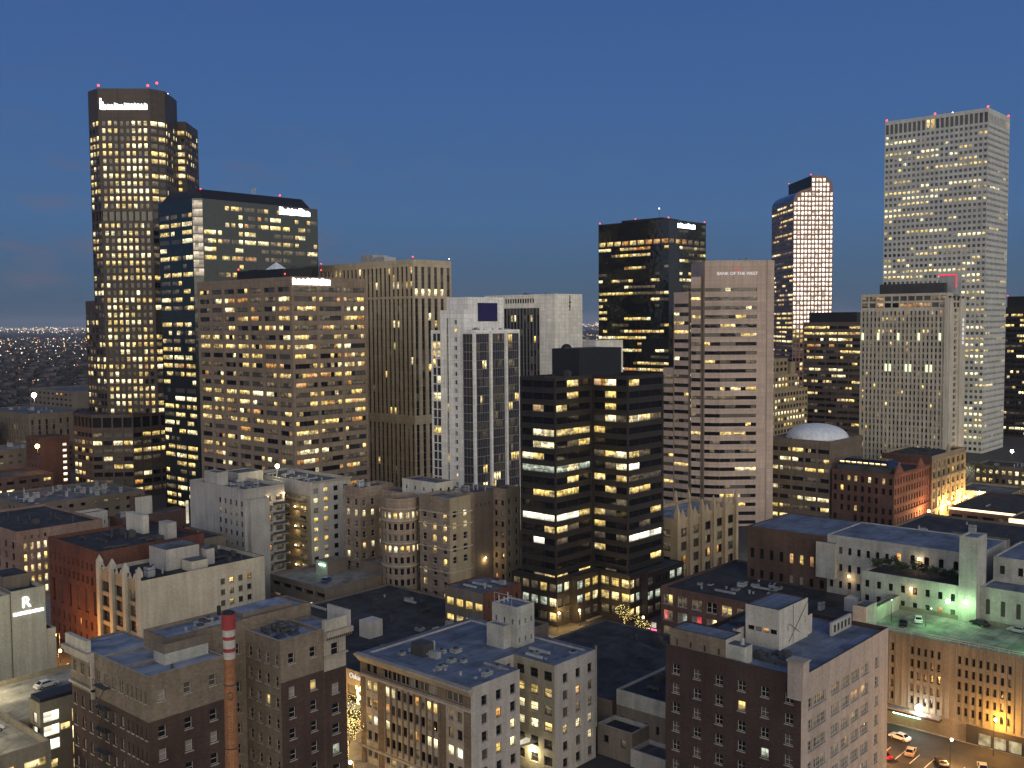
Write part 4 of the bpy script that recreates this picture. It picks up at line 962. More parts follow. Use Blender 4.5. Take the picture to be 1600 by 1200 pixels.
b.box(512, 146, 540, 172, 0, 7, dict(n=6, fh=5, hf=.6, wf=.8, t=.8, lit={'y': 4, 'w': 4, 'd': 1}), dict(n=6, fh=5, hf=.6, wf=.7, t=.8, lit='busy')); b.done()
# ------------------------------------------------------------------ white apartment block with balconies
b = B('apartment_block', 'pale U-shaped apartment block with a courtyard of warmly lit balconies', 'grey_stucco', 202, 298, seed=41, roof='roof_grey')
fa = dict(fh=3.3, hf=.52, wf=.42, rec=.3, lit={'k': 4, 'm': 4, 'e': 2, 'd': .8, 'y': .5}, fw=.08, cross=1, t=3.2)
b.box(184.5, 282.2, 200, 314.9, 0, 37, {'secs': [(.52, None), (.48, dict(fa, n=5))]}, {'bands': [(2.6, None), (None, {'secs': [(.46, None), (.54, dict(n=2, fh=3.3, hf=.6, wf=.66, t=0, rec=.9, fw=.08, lit={'o': 2, 'd': 4, 'e': 3, 'k': 1}))]})]}, ph=1)
b.box(200.02, 292, 206.98, 314, 0, 36, None, {'bands': [(4.5, dict(n=4, fh=4.4, hf=.5, wf=.4, t=0, lit='off')), (None, dict(n=3, fh=3.3, hf=.5, wf=.4, t=0, lit='amber'))]}, ph=.6)
b.box(207, 277.3, 223.8, 314, 0, 37, {'bands': [(4.5, None), (None, dict(n=4, fh=3.3, hf=.6, wf=.4, t=0, rec=.5, lit={'o': 2, 'd': 4, 'y': 1, 'k': 2, 'e': 2}, mat='tan_stucco'))]},
      dict(n=4, fh=3.3, hf=.52, wf=.44, t=1.5, rec=.3, fw=.08, mat='white_stucco', pat=['bykk', 'wykb', 'dykb', 'yykb', 'ydkb', 'yykb', 'ydkb', 'k?kk'], coh=0), ph=1)
b.box(185.6, 280.4, 192.8, 282.18, 0, 33.7, None, None, ph=.3); b.box(186, 300, 190, 308, 36, 40.6, None, None, ph=.2); b.box(196, 303, 206, 312, 35.5, 39, None, None, ph=.2)
for i in range(9):
    z = 4.2+i*3.3; mb = MB(); mb.box(194.2, 280.5, z, 200, 282.18, z+.16, 'grey_stucco'); mb.box(194.2, 280.45, z+.16, 200, 280.55, z+1.0, 'metal_dark'); b.part('balcony', mb)
    mb = MB(); mb.box(205.2, 279, z, 206.98, 291.5, z+.16, 'tan_stucco'); mb.box(205.1, 279, z+.16, 205.2, 291.5, z+1.0, 'tan_stucco'); b.part('balcony', mb)
mb = MB(); mb.box(207.6, 276.8, 36.6, 224.3, 277.28, 37.15, 'stone_trim'); mb.box(184.2, 281.7, 33.9, 185.4, 282.18, 34.3, 'stone_trim'); b.parts('cornice', mb)
b.units((209, 280, 221, 310), 36, n=14, hgt=(.6, 1.5)); b.units((187, 285, 198, 312), 36, n=9, hgt=(.5, 1.6))
BALC = [(203.8, 281, 6+3.3*i) for i in range(0, 9, 1)]
b.done()

# brownstone with the round turret
b = B('brownstone_building', 'brownstone building with a round corner turret and plain tan rear walls', 'brownstone', 222, 232, seed=42, roof='roof_grey')
ar = dict(fh=3.45, hf=.60, wf=.40, rec=.35, fw=.09, fr='frame_pale', lit={'k': 7, 'y': 2.5, 'm': 2, 'w': .5}, coh=.25, cross=1)
b.box(210.6, 214.9, 219.5, 228, 0, 38, dict(ar, n=3, t=4, arch='brownstone'), dict(ar, n=2, t=3.4, mat='tan_stucco', rows=5), ph=.9, cap='stone_trim')
b.box(219.52, 225.5, 232, 233, 0, 36, None, None, ph=.8)
b.box(232.02, 225.5, 246, 236, 0, 35.8, None, dict(mat='taupe_wall', n=7, fh=3.4, hf=.34, wf=.22, t=2.6, rows=1, lit='none'), ph=.8, cap='taupe_wall')
b.box(240.7, 219.9, 247.8, 225.48, 0, 36.5, dict(n=2, fh=3.45, hf=.5, wf=.4, t=3, lit={'o': 1, 'k': 3, 'd': 1}), dict(n=2, fh=3.45, hf=.5, wf=.28, t=2.4, mat='tan_stucco', lit={'k': 5, 'd': 1, 'm': 3}), ph=.8)
b.box(208.7, 253.9, 223, 262, 0, 37.3, dict(ar, n=2, t=3), dict(ar, n=4, t=3.2, arch='brownstone'), ph=.9, cap='stone_trim')
b.box(217, 233.02, 224, 253.88, 0, 36, dict(ar, n=6, t=3.5), None, ph=.7)
b.box(219, 229, 226, 245, 35, 40.2, dict(mat='white_stucco', n=4, fh=3, hf=.4, wf=.2, lit='off', rows=1, t=1), dict(mat='white_stucco', n=2, fh=3, hf=.4, wf=.3, lit='none', rows=1, t=1), ph=.3)
tc_, tr_ = (210.4, 236.2), 5.9
poly = [(tc_[0]+tr_*math.cos(2*math.pi*i/18), tc_[1]+tr_*math.sin(2*math.pi*i/18)) for i in range(18)]
tp = ['kkk', 'ywyy', 'kkk', 'kkkk', 'yykk', 'kyk']
sp = {i: {'bands': [(3.6, None), (None, dict(n=1, fh=3.45, hf=.62, wf=.62, t=0, rec=.4, fw=.1, fr='frame_pale', arch='brownstone', coh=0, pat=[random.Random(i).choice(('y', 'w')), 'k', random.Random(i*3).choice('kkm'), random.Random(i*7+1).choice('ywk'), 'k', 'k', random.Random(i*5).choice('kky')], lit='off'))]} for i in range(7, 17)}
b.prism(poly, 0, 36.6, sp, ph=1.6, cap='stone_trim')
mb = MB()
for z in (33.2, 29.6, 22.6, 15.6): 
    rr = [(tc_[0]+(tr_+.35)*math.cos(2*math.pi*i/24), tc_[1]+(tr_+.35)*math.sin(2*math.pi*i/24)) for i in range(24)]; mb.prism(rr, z, z+.4, 'stone_trim')
    mb.box(210.2, 214.5, z-.2, 219.9, 214.88, z+.2, 'stone_trim'); mb.box(210.2, 214.88, z-.2, 210.58, 228, z+.2, 'stone_trim')
b.parts('cornice', mb); b.units((220, 226, 231, 232), 35.2, n=5); b.units((233, 227, 245, 235), 35, n=5); b.units((210, 255, 222, 261), 36.4, n=3); b.done()

# parking lot building
b = B('parking_garage', 'low parking garage with a brick end wall and two parked cars on top', 'taupe_wall', 203, 250, seed=43, roof='deck_concrete')
b.box(183.9, 240.2, 206.98, 268, 0, 12, dict(n=5, fh=3.6, hf=.4, wf=.86, t=.6, rec=1.2, fw=0, lit={'k': 3, 'd': 2, 'c': 1.4}), dict(mat='taupe_wall'), ph=1)
b.box(207, 240.2, 212.98, 252, 0, 14.6, None, None, ph=.8); b.box(213, 240.3, 224.3, 252, 0, 14.2, None, dict(mat='bluish_wall'), ph=.6)
b.box(197, 256, 205, 262, 11, 15, dict(mat='white_stucco'), dict(mat='taupe_wall'), ph=.2); 
mb = MB(); mb.box(196.6, 257, 13.8, 196.95, 260, 14.1, 'bulb_green'); b.part('lamp_tube', mb); b.done()

# dark shop building with a glazed mural front
b = B('shop', 'low dark roofed shop with a glazed front, yellow mural and signboard', 'taupe_wall', 176, 204, seed=44, roof='roof_dark')
b.box(147.2, 172.2, 205, 236, 0, 10.2, {'bands': [(3.4, None), (5.2, {'secs': [(.60, dict(mat='taupe_wall')), (.40, dict(n=4, sub=2, fh=2.5, hf=.9, wf=.94, t=.1, b=0, fw=.1, fr='frame_dark', rec=.3, lit={'d': 3, 'k': 4, 'm': 2, 'o': .5}))]}), (None, None)]}, None, ph=.6)
mb = MB(); mb.box(146.9, 186.2, 6.6, 147.15, 189.2, 10, 'cream_paint'); b.part('signboard', mb)
text_part(b, 'Oskar', (147.05, 181.6, 8.9), LW, 1.7, 'sign_cool', depth=.08)
mb = MB(); rs = random.Random(9)
for k_ in range(2):
    for t in range(16):
        y = 179.6+math.cos(t*.39)*1.2; z = 3.4+k_*2.0+math.sin(t*.39)*.9; mb.box(146.85, y-.22, z-.22, 147.1, y+.22, z+.22, 'fairy')
for t in range(7): mb.box(146.85, 177.7+t*.55, 6.4+.5*math.sin(t), 147.1, 178.0+t*.55, 7.1+.5*math.sin(t), 'fairy')
b.part('mural', mb)
mb = MB(); mb.face([(147.2, 172.3, 2.9), (147.2, 190, 2.9), (143.4, 190, 2.3), (143.4, 172.3, 2.3)][::-1], 'roof_slate'); mb.box(143.2, 172.3, 2.0, 143.5, 190, 2.35, 'P'); b.part('awning', mb)
mb = MB(); mb.box(166, 199, 9.6, 170.4, 203, 13.9, 'white_stucco'); b.part('vent_box', mb)
mb = MB(); mb.box(177.5, 186.5, 9.6, 179.5, 188, 12, 'cream_paint'); b.part('vent_box', mb)
b.units((150, 205, 200, 232), 9.6, n=8, hgt=(.6, 1.4), mk='metal_dark'); b.units((150, 176, 200, 234), 9.6, n=8, hgt=(.5, 1.3)); b.done()

b = B('shop', 'small red brick shop with two lit windows and a pale flat roof', 'rust_brick', 199, 191, seed=45, roof='roof_grey')
b.box(191.5, 183.2, 206.5, 197.5, 0, 18.8, dict(mat='taupe_wall', n=4, fh=4.6, hf=.5, wf=.8, t=1.8, rec=.4, lit={'y': 3, 'w': 2, 'k': 3}), dict(n=4, fh=5, hf=.4, wf=.3, lit='off'), ph=.4); b.units((193, 185, 204, 195), 18.4, n=4)
mb = MB(); mb.box(191.2, 184.5, 10.4, 191.45, 186.3, 11.0, 'c'); b.part('lamp_tube', mb); b.done()

# ------------------------------------------------------------------ left middle distance
b = B('corner_building', 'cream painted building with four pinnacles and few windows in its long blank wall', 'cream_paint', 146, 254, seed=46, roof='roof_dark')
gb = dict(fh=4.0, hf=.72, wf=.74, t=2.6, rec=.6, fw=.10, fr='frame_dark', sub=3, cross=1)
b.box(128, 243.3, 165.2, 265.7, 0, 24.7, dict(gb, n=3, mat='tan_stucco', lit={'k': 5, 'm': 4, 'd': 1.5, 'e': 2, 'o': .4}),
      {'secs': [(.60, None), (.30, dict(n=4, fh=3.0, hf=.52, wf=.50, t=3.2, rec=.3, rows=3, fw=.12, fr='frame_dark', cross=2, pat=['mymo', 'mdmk', 'mykk'], lit='off')), (.10, None)]}, ph=1.1, cap='roof_dark')
mb = MB()
for i in range(4):
    y = 243.9+i*7.1; mb.box(127.2, y-.8, 0, 127.98, y+.8, 25.6, 'cream_paint'); mb.box(127.2, y-.7, 25.6, 128.6, y+.7, 26.8, 'cream_paint')
    mb.frustum([(127.2, y-.7), (128.6, y-.7), (128.6, y+.7), (127.2, y+.7)], 26.8, [(127.8, y-.12), (128, y-.12), (128, y+.12), (127.8, y+.12)], 28.3, 'cream_paint')
    if i < 3:
        for q in (2.4, 4.7): mb.frustum([(127.5, y+q-.35), (128.2, y+q-.35), (128.2, y+q+.35), (127.5, y+q+.35)], 24.7, [(127.8, y+q-.06), (127.9, y+q-.06), (127.9, y+q+.06), (127.8, y+q+.06)], 26.2, 'cream_paint')
b.parts('pinnacle', mb)
mb = MB(); mb.box(140, 252, 23.6, 150, 261, 29.4, 'grey_stucco', 'roof_grey'); mb.box(144, 246, 23.6, 149, 251, 26.4, 'cream_paint', 'roof_grey'); mb.box(151, 250, 23.6, 153.5, 255, 28, 'grey_stucco', 'roof_grey'); b.parts('penthouse', mb)
b.units((133, 246, 140, 262), 23.6, n=5); b.units((154, 246, 163, 262), 23.6, n=6, mk='metal_dark'); b.done()

b = B('brick_building', 'dark rust red brick building with tall arched bays next to the pinnacled cream wall', 'rust_brick', 142, 281, seed=47, roof='roof_dark')
b.box(128, 265.9, 160, 296.7, 0, 29, {'bands': [(3.2, None), (3.8, dict(n=11, fh=3.6, hf=.55, wf=.42, t=0, b=0, lit='none', arch='rust_brick', rec=.5)), (3.8, dict(n=11, fh=3.6, hf=.6, wf=.5, t=0, b=0, lit='none', rec=.5)), (8.5, dict(n=6, fh=8, hf=.82, wf=.42, t=0, b=0, arch='rust_brick', rec=.6, lit={'k': 6, 'm': 3})), (None, dict(n=9, fh=4, hf=.6, wf=.4, t=.2, rec=.4, lit={'k': 8, 'o': 1, 'y': 1}))]}, None, ph=1)
b.units((132, 268, 150, 292), 28, n=9, mk='metal_dark')
mb = MB(); mb.box(150, 283, 28, 152, 293, 33.5, 'white_stucco'); mb.box(150.2, 269, 28, 153, 274, 33, 'grey_stucco'); b.parts('penthouse', mb); b.done()

b = B('hotel', 'pale stucco hotel wall carrying a glowing white letter R above a thin lit line', 'hotel_stucco', 100, 253, seed=48, roof='roof_dark')
b.box(96.3, 244.2, 104.2, 261.8, 0, 28.2, dict(mat='taupe_wall'), None, ph=.8); b.box(104.22, 244.6, 106.6, 250, 0, 17.5, None, dict(mat='cream_paint'), ph=.3)
b.box(84, 244.8, 96.28, 262, 0, 27.5, None, dict(mat='hotel_stucco'), ph=.8)
mb = MB(); mb.box(97, 250, 27.4, 103, 258, 30.6, 'taupe_wall', 'roof_dark'); b.parts('penthouse', mb)
text_part(b, 'R', (99.7, 244.1, 25.0), RW, 3.6, 'sign_white', depth=.12)
mb = MB(); rs = random.Random(6); glyphs(mb, (96.7, 244.2), (1, 0), (0, -1), 0, 7.0, 22.35, 23.1, 'sign_white', rs, 14, .2); b.part('sign_letters', mb); b.done()

b = B('brick_building', 'rose brick building with pairs of tall lit windows at the left edge', 'rose_brick', 150, 362, seed=49, roof='roof_dark')
b.box(136.9, 341.1, 166, 387, 0, 23, dict(n=8, fh=3.7, hf=.6, wf=.4, t=3, lit='off'), {'secs': [(.06, None), (.30, {'bands': [(3.6, dict(n=4, fh=2.6, hf=.5, wf=.34, t=1, lit='faint')), (None, dict(n=4, fh=3.7, hf=.66, wf=.5, t=0, rec=.35, fr='frame_pale', pat=['yyww', 'ydwy', 'yyyy', 'dyyw'], coh=0, lit='busy'))]}), (.64, None)]}, ph=.8)
b.units((140, 345, 162, 380), 22.2, n=8, mk='metal_dark'); b.done()
b = B('low_block', 'low flat block with a long weathered grey roof left of the brown tower', 'taupe_wall', 208, 456, seed=50, roof='roof_grey')
b.box(180, 435, 232, 478, 0, 15, dict(n=10, fh=3.8, hf=.4, wf=.4, lit='dark'), dict(n=10, fh=3.8, hf=.4, wf=.4, lit='dark'), ph=.8); b.units((184, 440, 226, 474), 14.2, n=26, hgt=(1, 3)); b.done()
b = B('low_block', 'small white walled block with one lit window behind the rust brick roof', 'white_stucco', 174, 372, seed=51)
b.box(167.5, 368.8, 181.6, 376, 0, 20.5, None, dict(n=6, fh=3.6, hf=.4, wf=.16, t=2.4, rows=1, pat=['kykkkk'], lit='off')); b.done()
b = B('low_block', 'brown block with three round windows and a bright vertical light at its corner', 'brown_brick', 199, 368, seed=52)
b.box(184, 362.2, 211.1, 372, 0, 17.5, None, dict(n=7, fh=5, hf=.36, wf=.26, t=5, rows=2, pat=['kkkyekk', 'kkkkkkk'], lit='off')); b.box(192, 367.5, 199, 371.8, 17, 24, None, dict(mat='white_stucco'))
mb = MB(); mb.box(210.2, 361.8, 12, 211.2, 362.15, 21, 'P'); b.part('lit_pylon', mb); b.units((186, 363, 191, 371), 16.7, n=3); b.done()
b = B('low_block', 'flat dark roofed brown block in front of the pale apartment block', 'taupe_wall', 167, 293, seed=53, roof='roof_dark')
b.box(158.3, 283.4, 178, 304, 0, 23.2, dict(mat='dark_brick'), dict(n=5, fh=4, hf=.4, wf=.3, t=2, lit={'k': 8, 'o': 1}), ph=.7, cap='taupe_wall'); b.units((161, 286, 175, 301), 22.5, n=9, hgt=(.5, 1.2)); b.done()
b = B('brick_building', 'dark brick block with a vertical stack of small lit stair windows', 'dark_red_brick', 251, 571, seed=54, roof='roof_dark')
b.box(240, 561.7, 256, 580, 0, 29, dict(n=4, fh=3.3, hf=.4, wf=.3, lit='off'), {'secs': [(.74, None), (.18, dict(n=1, fh=3.3, hf=.5, wf=.8, t=3, lit='allP')), (.08, None)]}); b.done()
b = B('office_block', 'dim olive office block with faint window slits at the far left edge', 'beige_band', 312, 748, seed=55, roof='roof_grey')
b.box(296, 709.8, 335, 786, 0, 30, dict(n=18, fh=4, hf=.86, wf=.3, lit='dark', t=4), dict(n=8, fh=4, hf=.86, wf=.3, lit='dark', t=4)); b.units((300, 715, 330, 780), 29, n=8)
b.done()
b = B('office_block', 'grey flat block with a green lit window behind the olive office block', 'taupe_wall', 350, 800, seed=56, roof='roof_grey')
b.box(352, 765, 395, 840, 0, 40, dict(n=10, fh=4, hf=.4, wf=.5, lit='dark'), dict(n=8, fh=5, hf=.5, wf=.6, t=12, lit={'k': 9, 'g': 1.5})); b.done()
b = B('shop_row', 'low brown shop row with scattered lamps at the far left edge', 'brown_brick', 205, 535, seed=57, roof='roof_dark')
b.box(190, 515, 226, 550, 0, 16, dict(n=10, fh=4, hf=.4, wf=.6, lit='half'), dict(n=6, fh=4, hf=.4, wf=.6, lit='half')); b.box(200, 480, 222, 500, 0, 12, dict(mat='tan_stucco', n=5, fh=5, hf=.4, wf=.5, lit='faint'), dict(mat='tan_stucco', n=5, fh=5, hf=.4, wf=.5, lit='half')); b.done()
FILL = [(150, 470, 25, 30, 14), (232, 600, 30, 26, 20), (270, 640, 24, 30, 17), (330, 610, 40, 30, 22), (235, 660, 22, 40, 15), (360, 690, 40, 40, 22), (260, 740, 26, 30, 24), (420, 600, 40, 40, 20)]
for i, (x, y, w, d_, h) in enumerate(FILL):
    b = B('distant_block', ['low brown block among the dim roofs of the left background', 'dark flat roofed block with small yellow windows in the left background', 'narrow dim block farther back on the left', 'wide dim block hidden partly behind the brown tower', 'low deep block below the city lights', 'broad grey block behind the brown tower', 'tall dim block at the far left', 'pale dim block far behind the tan tower'][i], ['brown_brick', 'taupe_wall', 'beige_band', 'dark_red_brick'][i % 4], x+w/2, y+d_/2, seed=60+i, roof='roof_grey', group='dim blocks of the left background')
    b.box(x, y, x+w, y+d_, 0, h, dict(n=6, fh=3.8, hf=.4, wf=.4, t=2, lit='dark'), dict(n=6, fh=3.8, hf=.4, wf=.4, t=2, lit='dark')); b.units((x+2, y+2, x+w-3, y+d_-3), h-.9, n=4); b.done()

# ------------------------------------------------------------------ foreground: brick apartment building, left
b = B('brick_building', 'two-tone brick building, buff above and umber below, with a blue grey roof', 'buff_brick', 92, 152, seed=71, roof='roof_blue')
fe = dict(fh=3.55, hf=.50, wf=.30, t=1.6, rec=.35, fw=.08, fr='frame_pale', cross=1, coh=0)
def two(n, pa=None, pb=None, **k): return {'bands': [(7.0, dict(fe, n=n, pat=pa, lit='off', **k)), (None, dict(fe, n=n, mat='umber_brick', pat=pb, t=.2, lit={'k': 6, 'm': 4, 'b': 2, 'y': .5, 'd': .6}, **k))]}
b.box(74.8, 141.1, 87.9, 147.98, 0, 37.5, two(5, wf=.42), two(3, ['bmm', 'kmk'], ['kkk', 'bbb', '?k?']), ph=.25, cap='stone_trim')
b.box(74.8, 155.52, 84, 166.3, 0, 37.5, two(4, wf=.4), None, ph=.3, cap='stone_trim')
b.box(74.8, 148.02, 81.98, 155.5, 0, 37.5, two(3, wf=.42), None, ph=.25, cap='stone_trim')
b.box(82, 148, 110, 155.5, 0, 40.2, None, {'bands': [(9.4, dict(fe, n=12, t=3.0, lit='off')), (None, dict(fe, n=12, t=.2, lit='off'))]}, ph=.5)
b.box(96.3, 138, 104.98, 147.98, 0, 38.4, dict(fe, n=4, wf=.46, t=1.7, lit={'k': 5, 'm': 4, 'y': 1}), two(2, ['kk', 'kk'], ['by', 'kk', 'kk', 'kk', 'k?']), ph=.5, cap='stone_trim')
b.box(105, 137.9, 109.7, 147.97, 0, 38.0, None, {'bands': [(1.6, dict(mat='stone_trim')), (5.4, dict(fe, n=1, fh=3.4, wf=.34, hf=.62, t=.2, mat='stone_trim', lit='none')), (None, dict(fe, n=1, wf=.34, mat='umber_brick', pat=['b', 'k', 'k', 'c', 'k'], lit='off'))]}, ph=.3)
mb = MB(); mb.box(104.9, 137.0, 36.6, 110.4, 137.88, 37.1, 'stone_trim'); mb.box(104.9, 136.7, 37.1, 110.5, 137.88, 38.0, 'stone_trim'); mb.box(105, 137.5, 38.0, 109.8, 138.3, 39.9, 'cream_paint'); mb.box(109.8, 137, 38, 110.2, 143, 40.8, 'grey_stucco')
for i in range(12): mb.box(105+i*.45, 136.85, 36.62, 105.2+i*.45, 137.0, 36.98, 'frame_dark')
mb.box(104.95, 137.5, 33.4, 109.9, 137.88, 33.7, 'stone_trim')
mb.box(73.8, 158, 36.2, 74.78, 166.6, 36.8, 'stone_trim'); mb.box(73.5, 158, 36.8, 74.78, 166.9, 37.6, 'stone_trim'); mb.box(74, 159, 37.6, 74.8, 166.4, 39.4, 'cream_paint'); mb.box(74.3, 158, 30, 74.78, 158.5, 36.2, 'stone_trim'); mb.box(74.3, 158, 31.2, 74.78, 166.3, 31.6, 'stone_trim')
b.parts('cornice', mb)
mb = MB(); mb.box(79.6, 144.6, 37.2, 87.2, 147.9, 39.0, 'white_render', 'roof_grey'); mb.box(79.6, 144.6, 39.0, 87.2, 144.85, 40.5, 'taupe_wall'); mb.box(79.6, 144.85, 39, 79.85, 147.9, 40.5, 'taupe_wall'); b.parts('penthouse', mb)
mb = MB(); mb.cyl(79.7, 142.6, 37.2, 37.9, .22, 'metal_dark', 8); b.part('roof_vent', mb)
mb = MB(); mb.box(96.5, 140, 39.9, 104, 146, 39.95, 'roof_dark'); b.units((97.5, 139, 103, 146), 37.9, n=8, hgt=(.6, 1.6), mk='metal_dark')
mb = MB(); mb.box(97, 149.5, 39.4, 107, 154, 40.7, 'taupe_wall', 'roof_blue'); b.part('roof_block', mb)
b.units((84, 149, 96, 154), 39.7, n=7, hgt=(.5, 1.3)); b.done()
# fire escape: metal stair on the west face
b = B('fire_escape', 'dark iron fire escape hanging on the west face of the two-tone brick building', 'metal_dark', 74, 155, cat='fire escape', seed=2)
for i in range(9):
    z = 33-i*3.5; mb = MB(); mb.box(73.5, 152.6, z, 74.76, 156.4, z+.08, 'metal_dark'); mb.tube((73.55, 152.6, z+1), (73.55, 156.4, z+1), .04, 'metal_dark'); mb.tube((73.7, 152.8, z), (73.7, 156.0, z-3.5), .09, 'metal_dark')
    for t in range(5): mb.tube((73.55, 152.6+t*.95, z), (73.55, 152.6+t*.95, z+1), .03, 'metal_dark')
    b.part('landing', mb)
# chimney stack
b = B('chimney', 'tall orange brick chimney stack with red and white bands at its top', 'chimney_orange', 79.2, 125.8, cat='chimney', seed=3)
cx, cy = 79.2, 125.8; mb = MB(); mb.cyl(cx, cy, 0, 42.6, 1.28, 'chimney_orange', 24, .80); mb.cyl(cx, cy, 38.8, 38.95, .92, 'metal_dark', 24); mb.cyl(cx, cy, 29.6, 29.75, 1.02, 'metal_dark', 24); b.part('shaft', mb)
z = 42.6
for h, c, r in ((1.0, 'chimney_white', .82), (.55, 'chimney_red', .84), (1.2, 'chimney_white', .84), (.5, 'chimney_red', .85), (1.0, 'chimney_white', .86), (2.2, 'chimney_red', .98)):
    mb = MB(); mb.cyl(cx, cy, z, z+h, r, c, 24); b.part('band', mb); z += h
mb = MB(); mb.cyl(cx, cy, z, z+.25, .84, 'black_metal', 24); mb.cyl(cx-.9, cy+1.0, z-.2, z+1.1, .28, 'black_metal', 10); b.part('cap', mb)
mb = MB(); vd = Vector((-cx, -cy)).normalized(); sd_ = Vector((-vd.y, vd.x)); rs = random.Random(12)
def onshaft(u, z, r=.03):
    R_ = 1.28-(1.28-.80)*z/42.6+r; a = u/R_; return (cx+R_*(vd.x*math.cos(a)-vd.y*math.sin(a)), cy+R_*(vd.y*math.cos(a)+vd.x*math.sin(a)), z)
def stroke(u0, u1, z0, z1, mk='faded_letters'): mb.face([onshaft(u0, z0), onshaft(u1, z0), onshaft(u1, z1), onshaft(u0, z1)], mk)
for t in range(10): a = t*math.pi/5; mb.box(*[v-.07 for v in onshaft(.3*math.cos(a), 37.4+.55*math.sin(a))], *[v+.07 for v in onshaft(.3*math.cos(a), 37.4+.55*math.sin(a))], 'metal_dark')
for i in range(9):
    z = 35.4-i*1.15; stroke(-.32, -.2, z-.8, z); stroke(.14, .26, z-rs.choice((.8, .8, .4)), z)
    for zz in rs.sample((0, -.35, -.7), 2): stroke(-.2, .14, z+zz-.12, z+zz)
for i in range(5):
    z = 24-i*1.3; stroke(-.32, -.2, z-.8, z); stroke(-.2, .2, z-.12, z); stroke(-.2, .2, z-.5, z-.38)
b.part('painted_letters', mb)

# garage at the lower left
b = B('parking_garage', 'sandy parking garage with a glowing stair tower and cars on its roof deck', 'garage_concrete', 66, 184, seed=72, roof='deck_concrete')
b.box(36, 167.0, 71.3, 203, 0, 21.9, None, {'bands': [(1.4, None), (None, dict(n=7, fh=3.2, hf=.48, wf=.72, t=.2, rec=.7, fw=0, lit={'y': 5, 'w': 3, 'd': 1}))]}, ph=1.1, cap='garage_concrete')
b.box(71.32, 180, 96, 203, 0, 21.7, None, None, ph=.9)
b.box(73.3, 175.6, 81.5, 179.9, 0, 25.3, {'bands': [(1.6, None), (None, dict(n=1, fh=2.5, hf=.78, wf=.4, t=.2, rec=.3, fw=.06, lit={'W': 1, 'P': 2}))]},
      {'secs': [(.06, None), (.36, {'bands': [(1.4, None), (7.6, dict(n=1, fh=2.5, hf=.76, wf=.94, t=.1, b=0, rec=.25, fw=.06, lit={'W': 2, 'P': 1})), (None, dict(n=1, fh=3.3, hf=.5, wf=.7, t=.6, rec=.4, lit={'y': 1, 'w': 1}))]}), (.22, {'bands': [(4.4, None), (1.6, dict(n=1, fh=1.5, hf=.8, wf=.96, t=0, b=0, fw=0, lit={'y': 1})), (None, None)]}), (.36, {'bands': [(2.2, None), (None, dict(n=1, fh=3.0, hf=.82, wf=.8, t=0, rec=.4, fw=.06, lit={'y': 2, 'w': 1, 'd': 1}))]})]}, ph=.3, roof='roof_dark')
mb = MB(); mb.box(73.6, 176.0, 25.02, 82, 179.8, 25.9, 'black_metal'); b.part('roof_cover', mb); b.done()

# ------------------------------------------------------------------ foreground: centre L-shaped block
b = B('office_building', 'cream and brown brick block with a notched courtyard corner and bracketed cornice', 'lilac_paint', 148, 145, seed=73, roof='roof_slate')
ll = dict(fh=3.45, hf=.60, wf=.80, rec=.35, fw=.07, fr='frame_pale', coh=.35, rowvar=1.0)
wl = {'k': 7, 'm': 3, 'e': 1.5, 'y': 2.2, 'w': 1.6, 'o': .6, 'd': 1}
rowsL = {'fwd': dict(ll, lit=wl)}
def lface():
    def sec(n, mat, **k): return dict(ll, n=n, mat=mat, lit=wl, t=.1, **k)
    att = {'secs': [(.05, None), (.12, dict(ll, n=2, fh=2.4, hf=.76, t=.1, b=0, lit='off')), (.05, None), (.50, dict(ll, n=6, sub=2, fh=2.4, hf=.76, wf=.92, t=.1, b=0, lit='off')), (.06, None), (.17, dict(ll, n=1, sub=3, fh=2.4, hf=.76, t=.1, b=0, lit={'m': 1})), (.05, None)]}
    main = {'secs': [(.055, dict(mat='fawn_brick')), (.115, sec(2, 'stone_trim')), (.06, dict(mat='fawn_brick')), (.49, sec(9, 'stone_trim', wf=.84)), (.07, dict(mat='fawn_brick')), (.15, sec(2, 'stone_trim', wf=.68)), (.06, dict(mat='fawn_brick'))]}
    main['secs'][1][1]['pat'] = ['yy', 'mo', 'yW', 'kk', 'mm']; main['secs'][3][1]['pat'] = ['wwkmkoeyy', 'ommkkmkdk', 'wkmkdokww', 'kkkmkdkkm', 'kydmykyek']; main['secs'][5][1]['pat'] = ['dm', 'mk', 'wW', 'km', 'ek']
    return {'bands': [(1.5, dict(mat='stone_trim')), (2.5, dict(att, mat='fawn_brick') if False else att), (.55, dict(mat='stone_trim')), (None, main)]}
rt = dict(n=3, fh=3.45, hf=.56, wf=.40, t=1.6, rec=.40, fw=.12, fr='frame_dark', cross=1, coh=0, lit='off')
b.prism([(132.1, 161.5), (132.1, 129.8), (145.7, 129.8), (145.7, 136.7), (151.6, 136.7), (151.6, 125.9), (164.8, 125.9), (164.8, 161.5)], 0, 22.7,
        {0: dict(lface(), mat='fawn_brick'), 1: {'secs': [(.12, None), (.88, dict(rt, pat=['kkk', 'mok', 'kkw', 'myw', 'k?k']))]}, 3: dict(rt, n=2, lit='amber', t=.8),
         4: dict(rt, n=3, wf=.6, t=.8, mat='tan_stucco', pat=['kkk', 'yyy', 'wwd', 'wwy', 'kkk', 'k']), 5: {'secs': [(.10, None), (.62, dict(rt, n=2, pat=['kk', 'mo', 'md', 'yw', 'km'])), (.28, dict(rt, n=1, wf=.42, pat=['k', 'e', 'd', 'w', 'w']))]}}, ph=.45, cap='roof_slate', pt=1.4)
mb = MB()
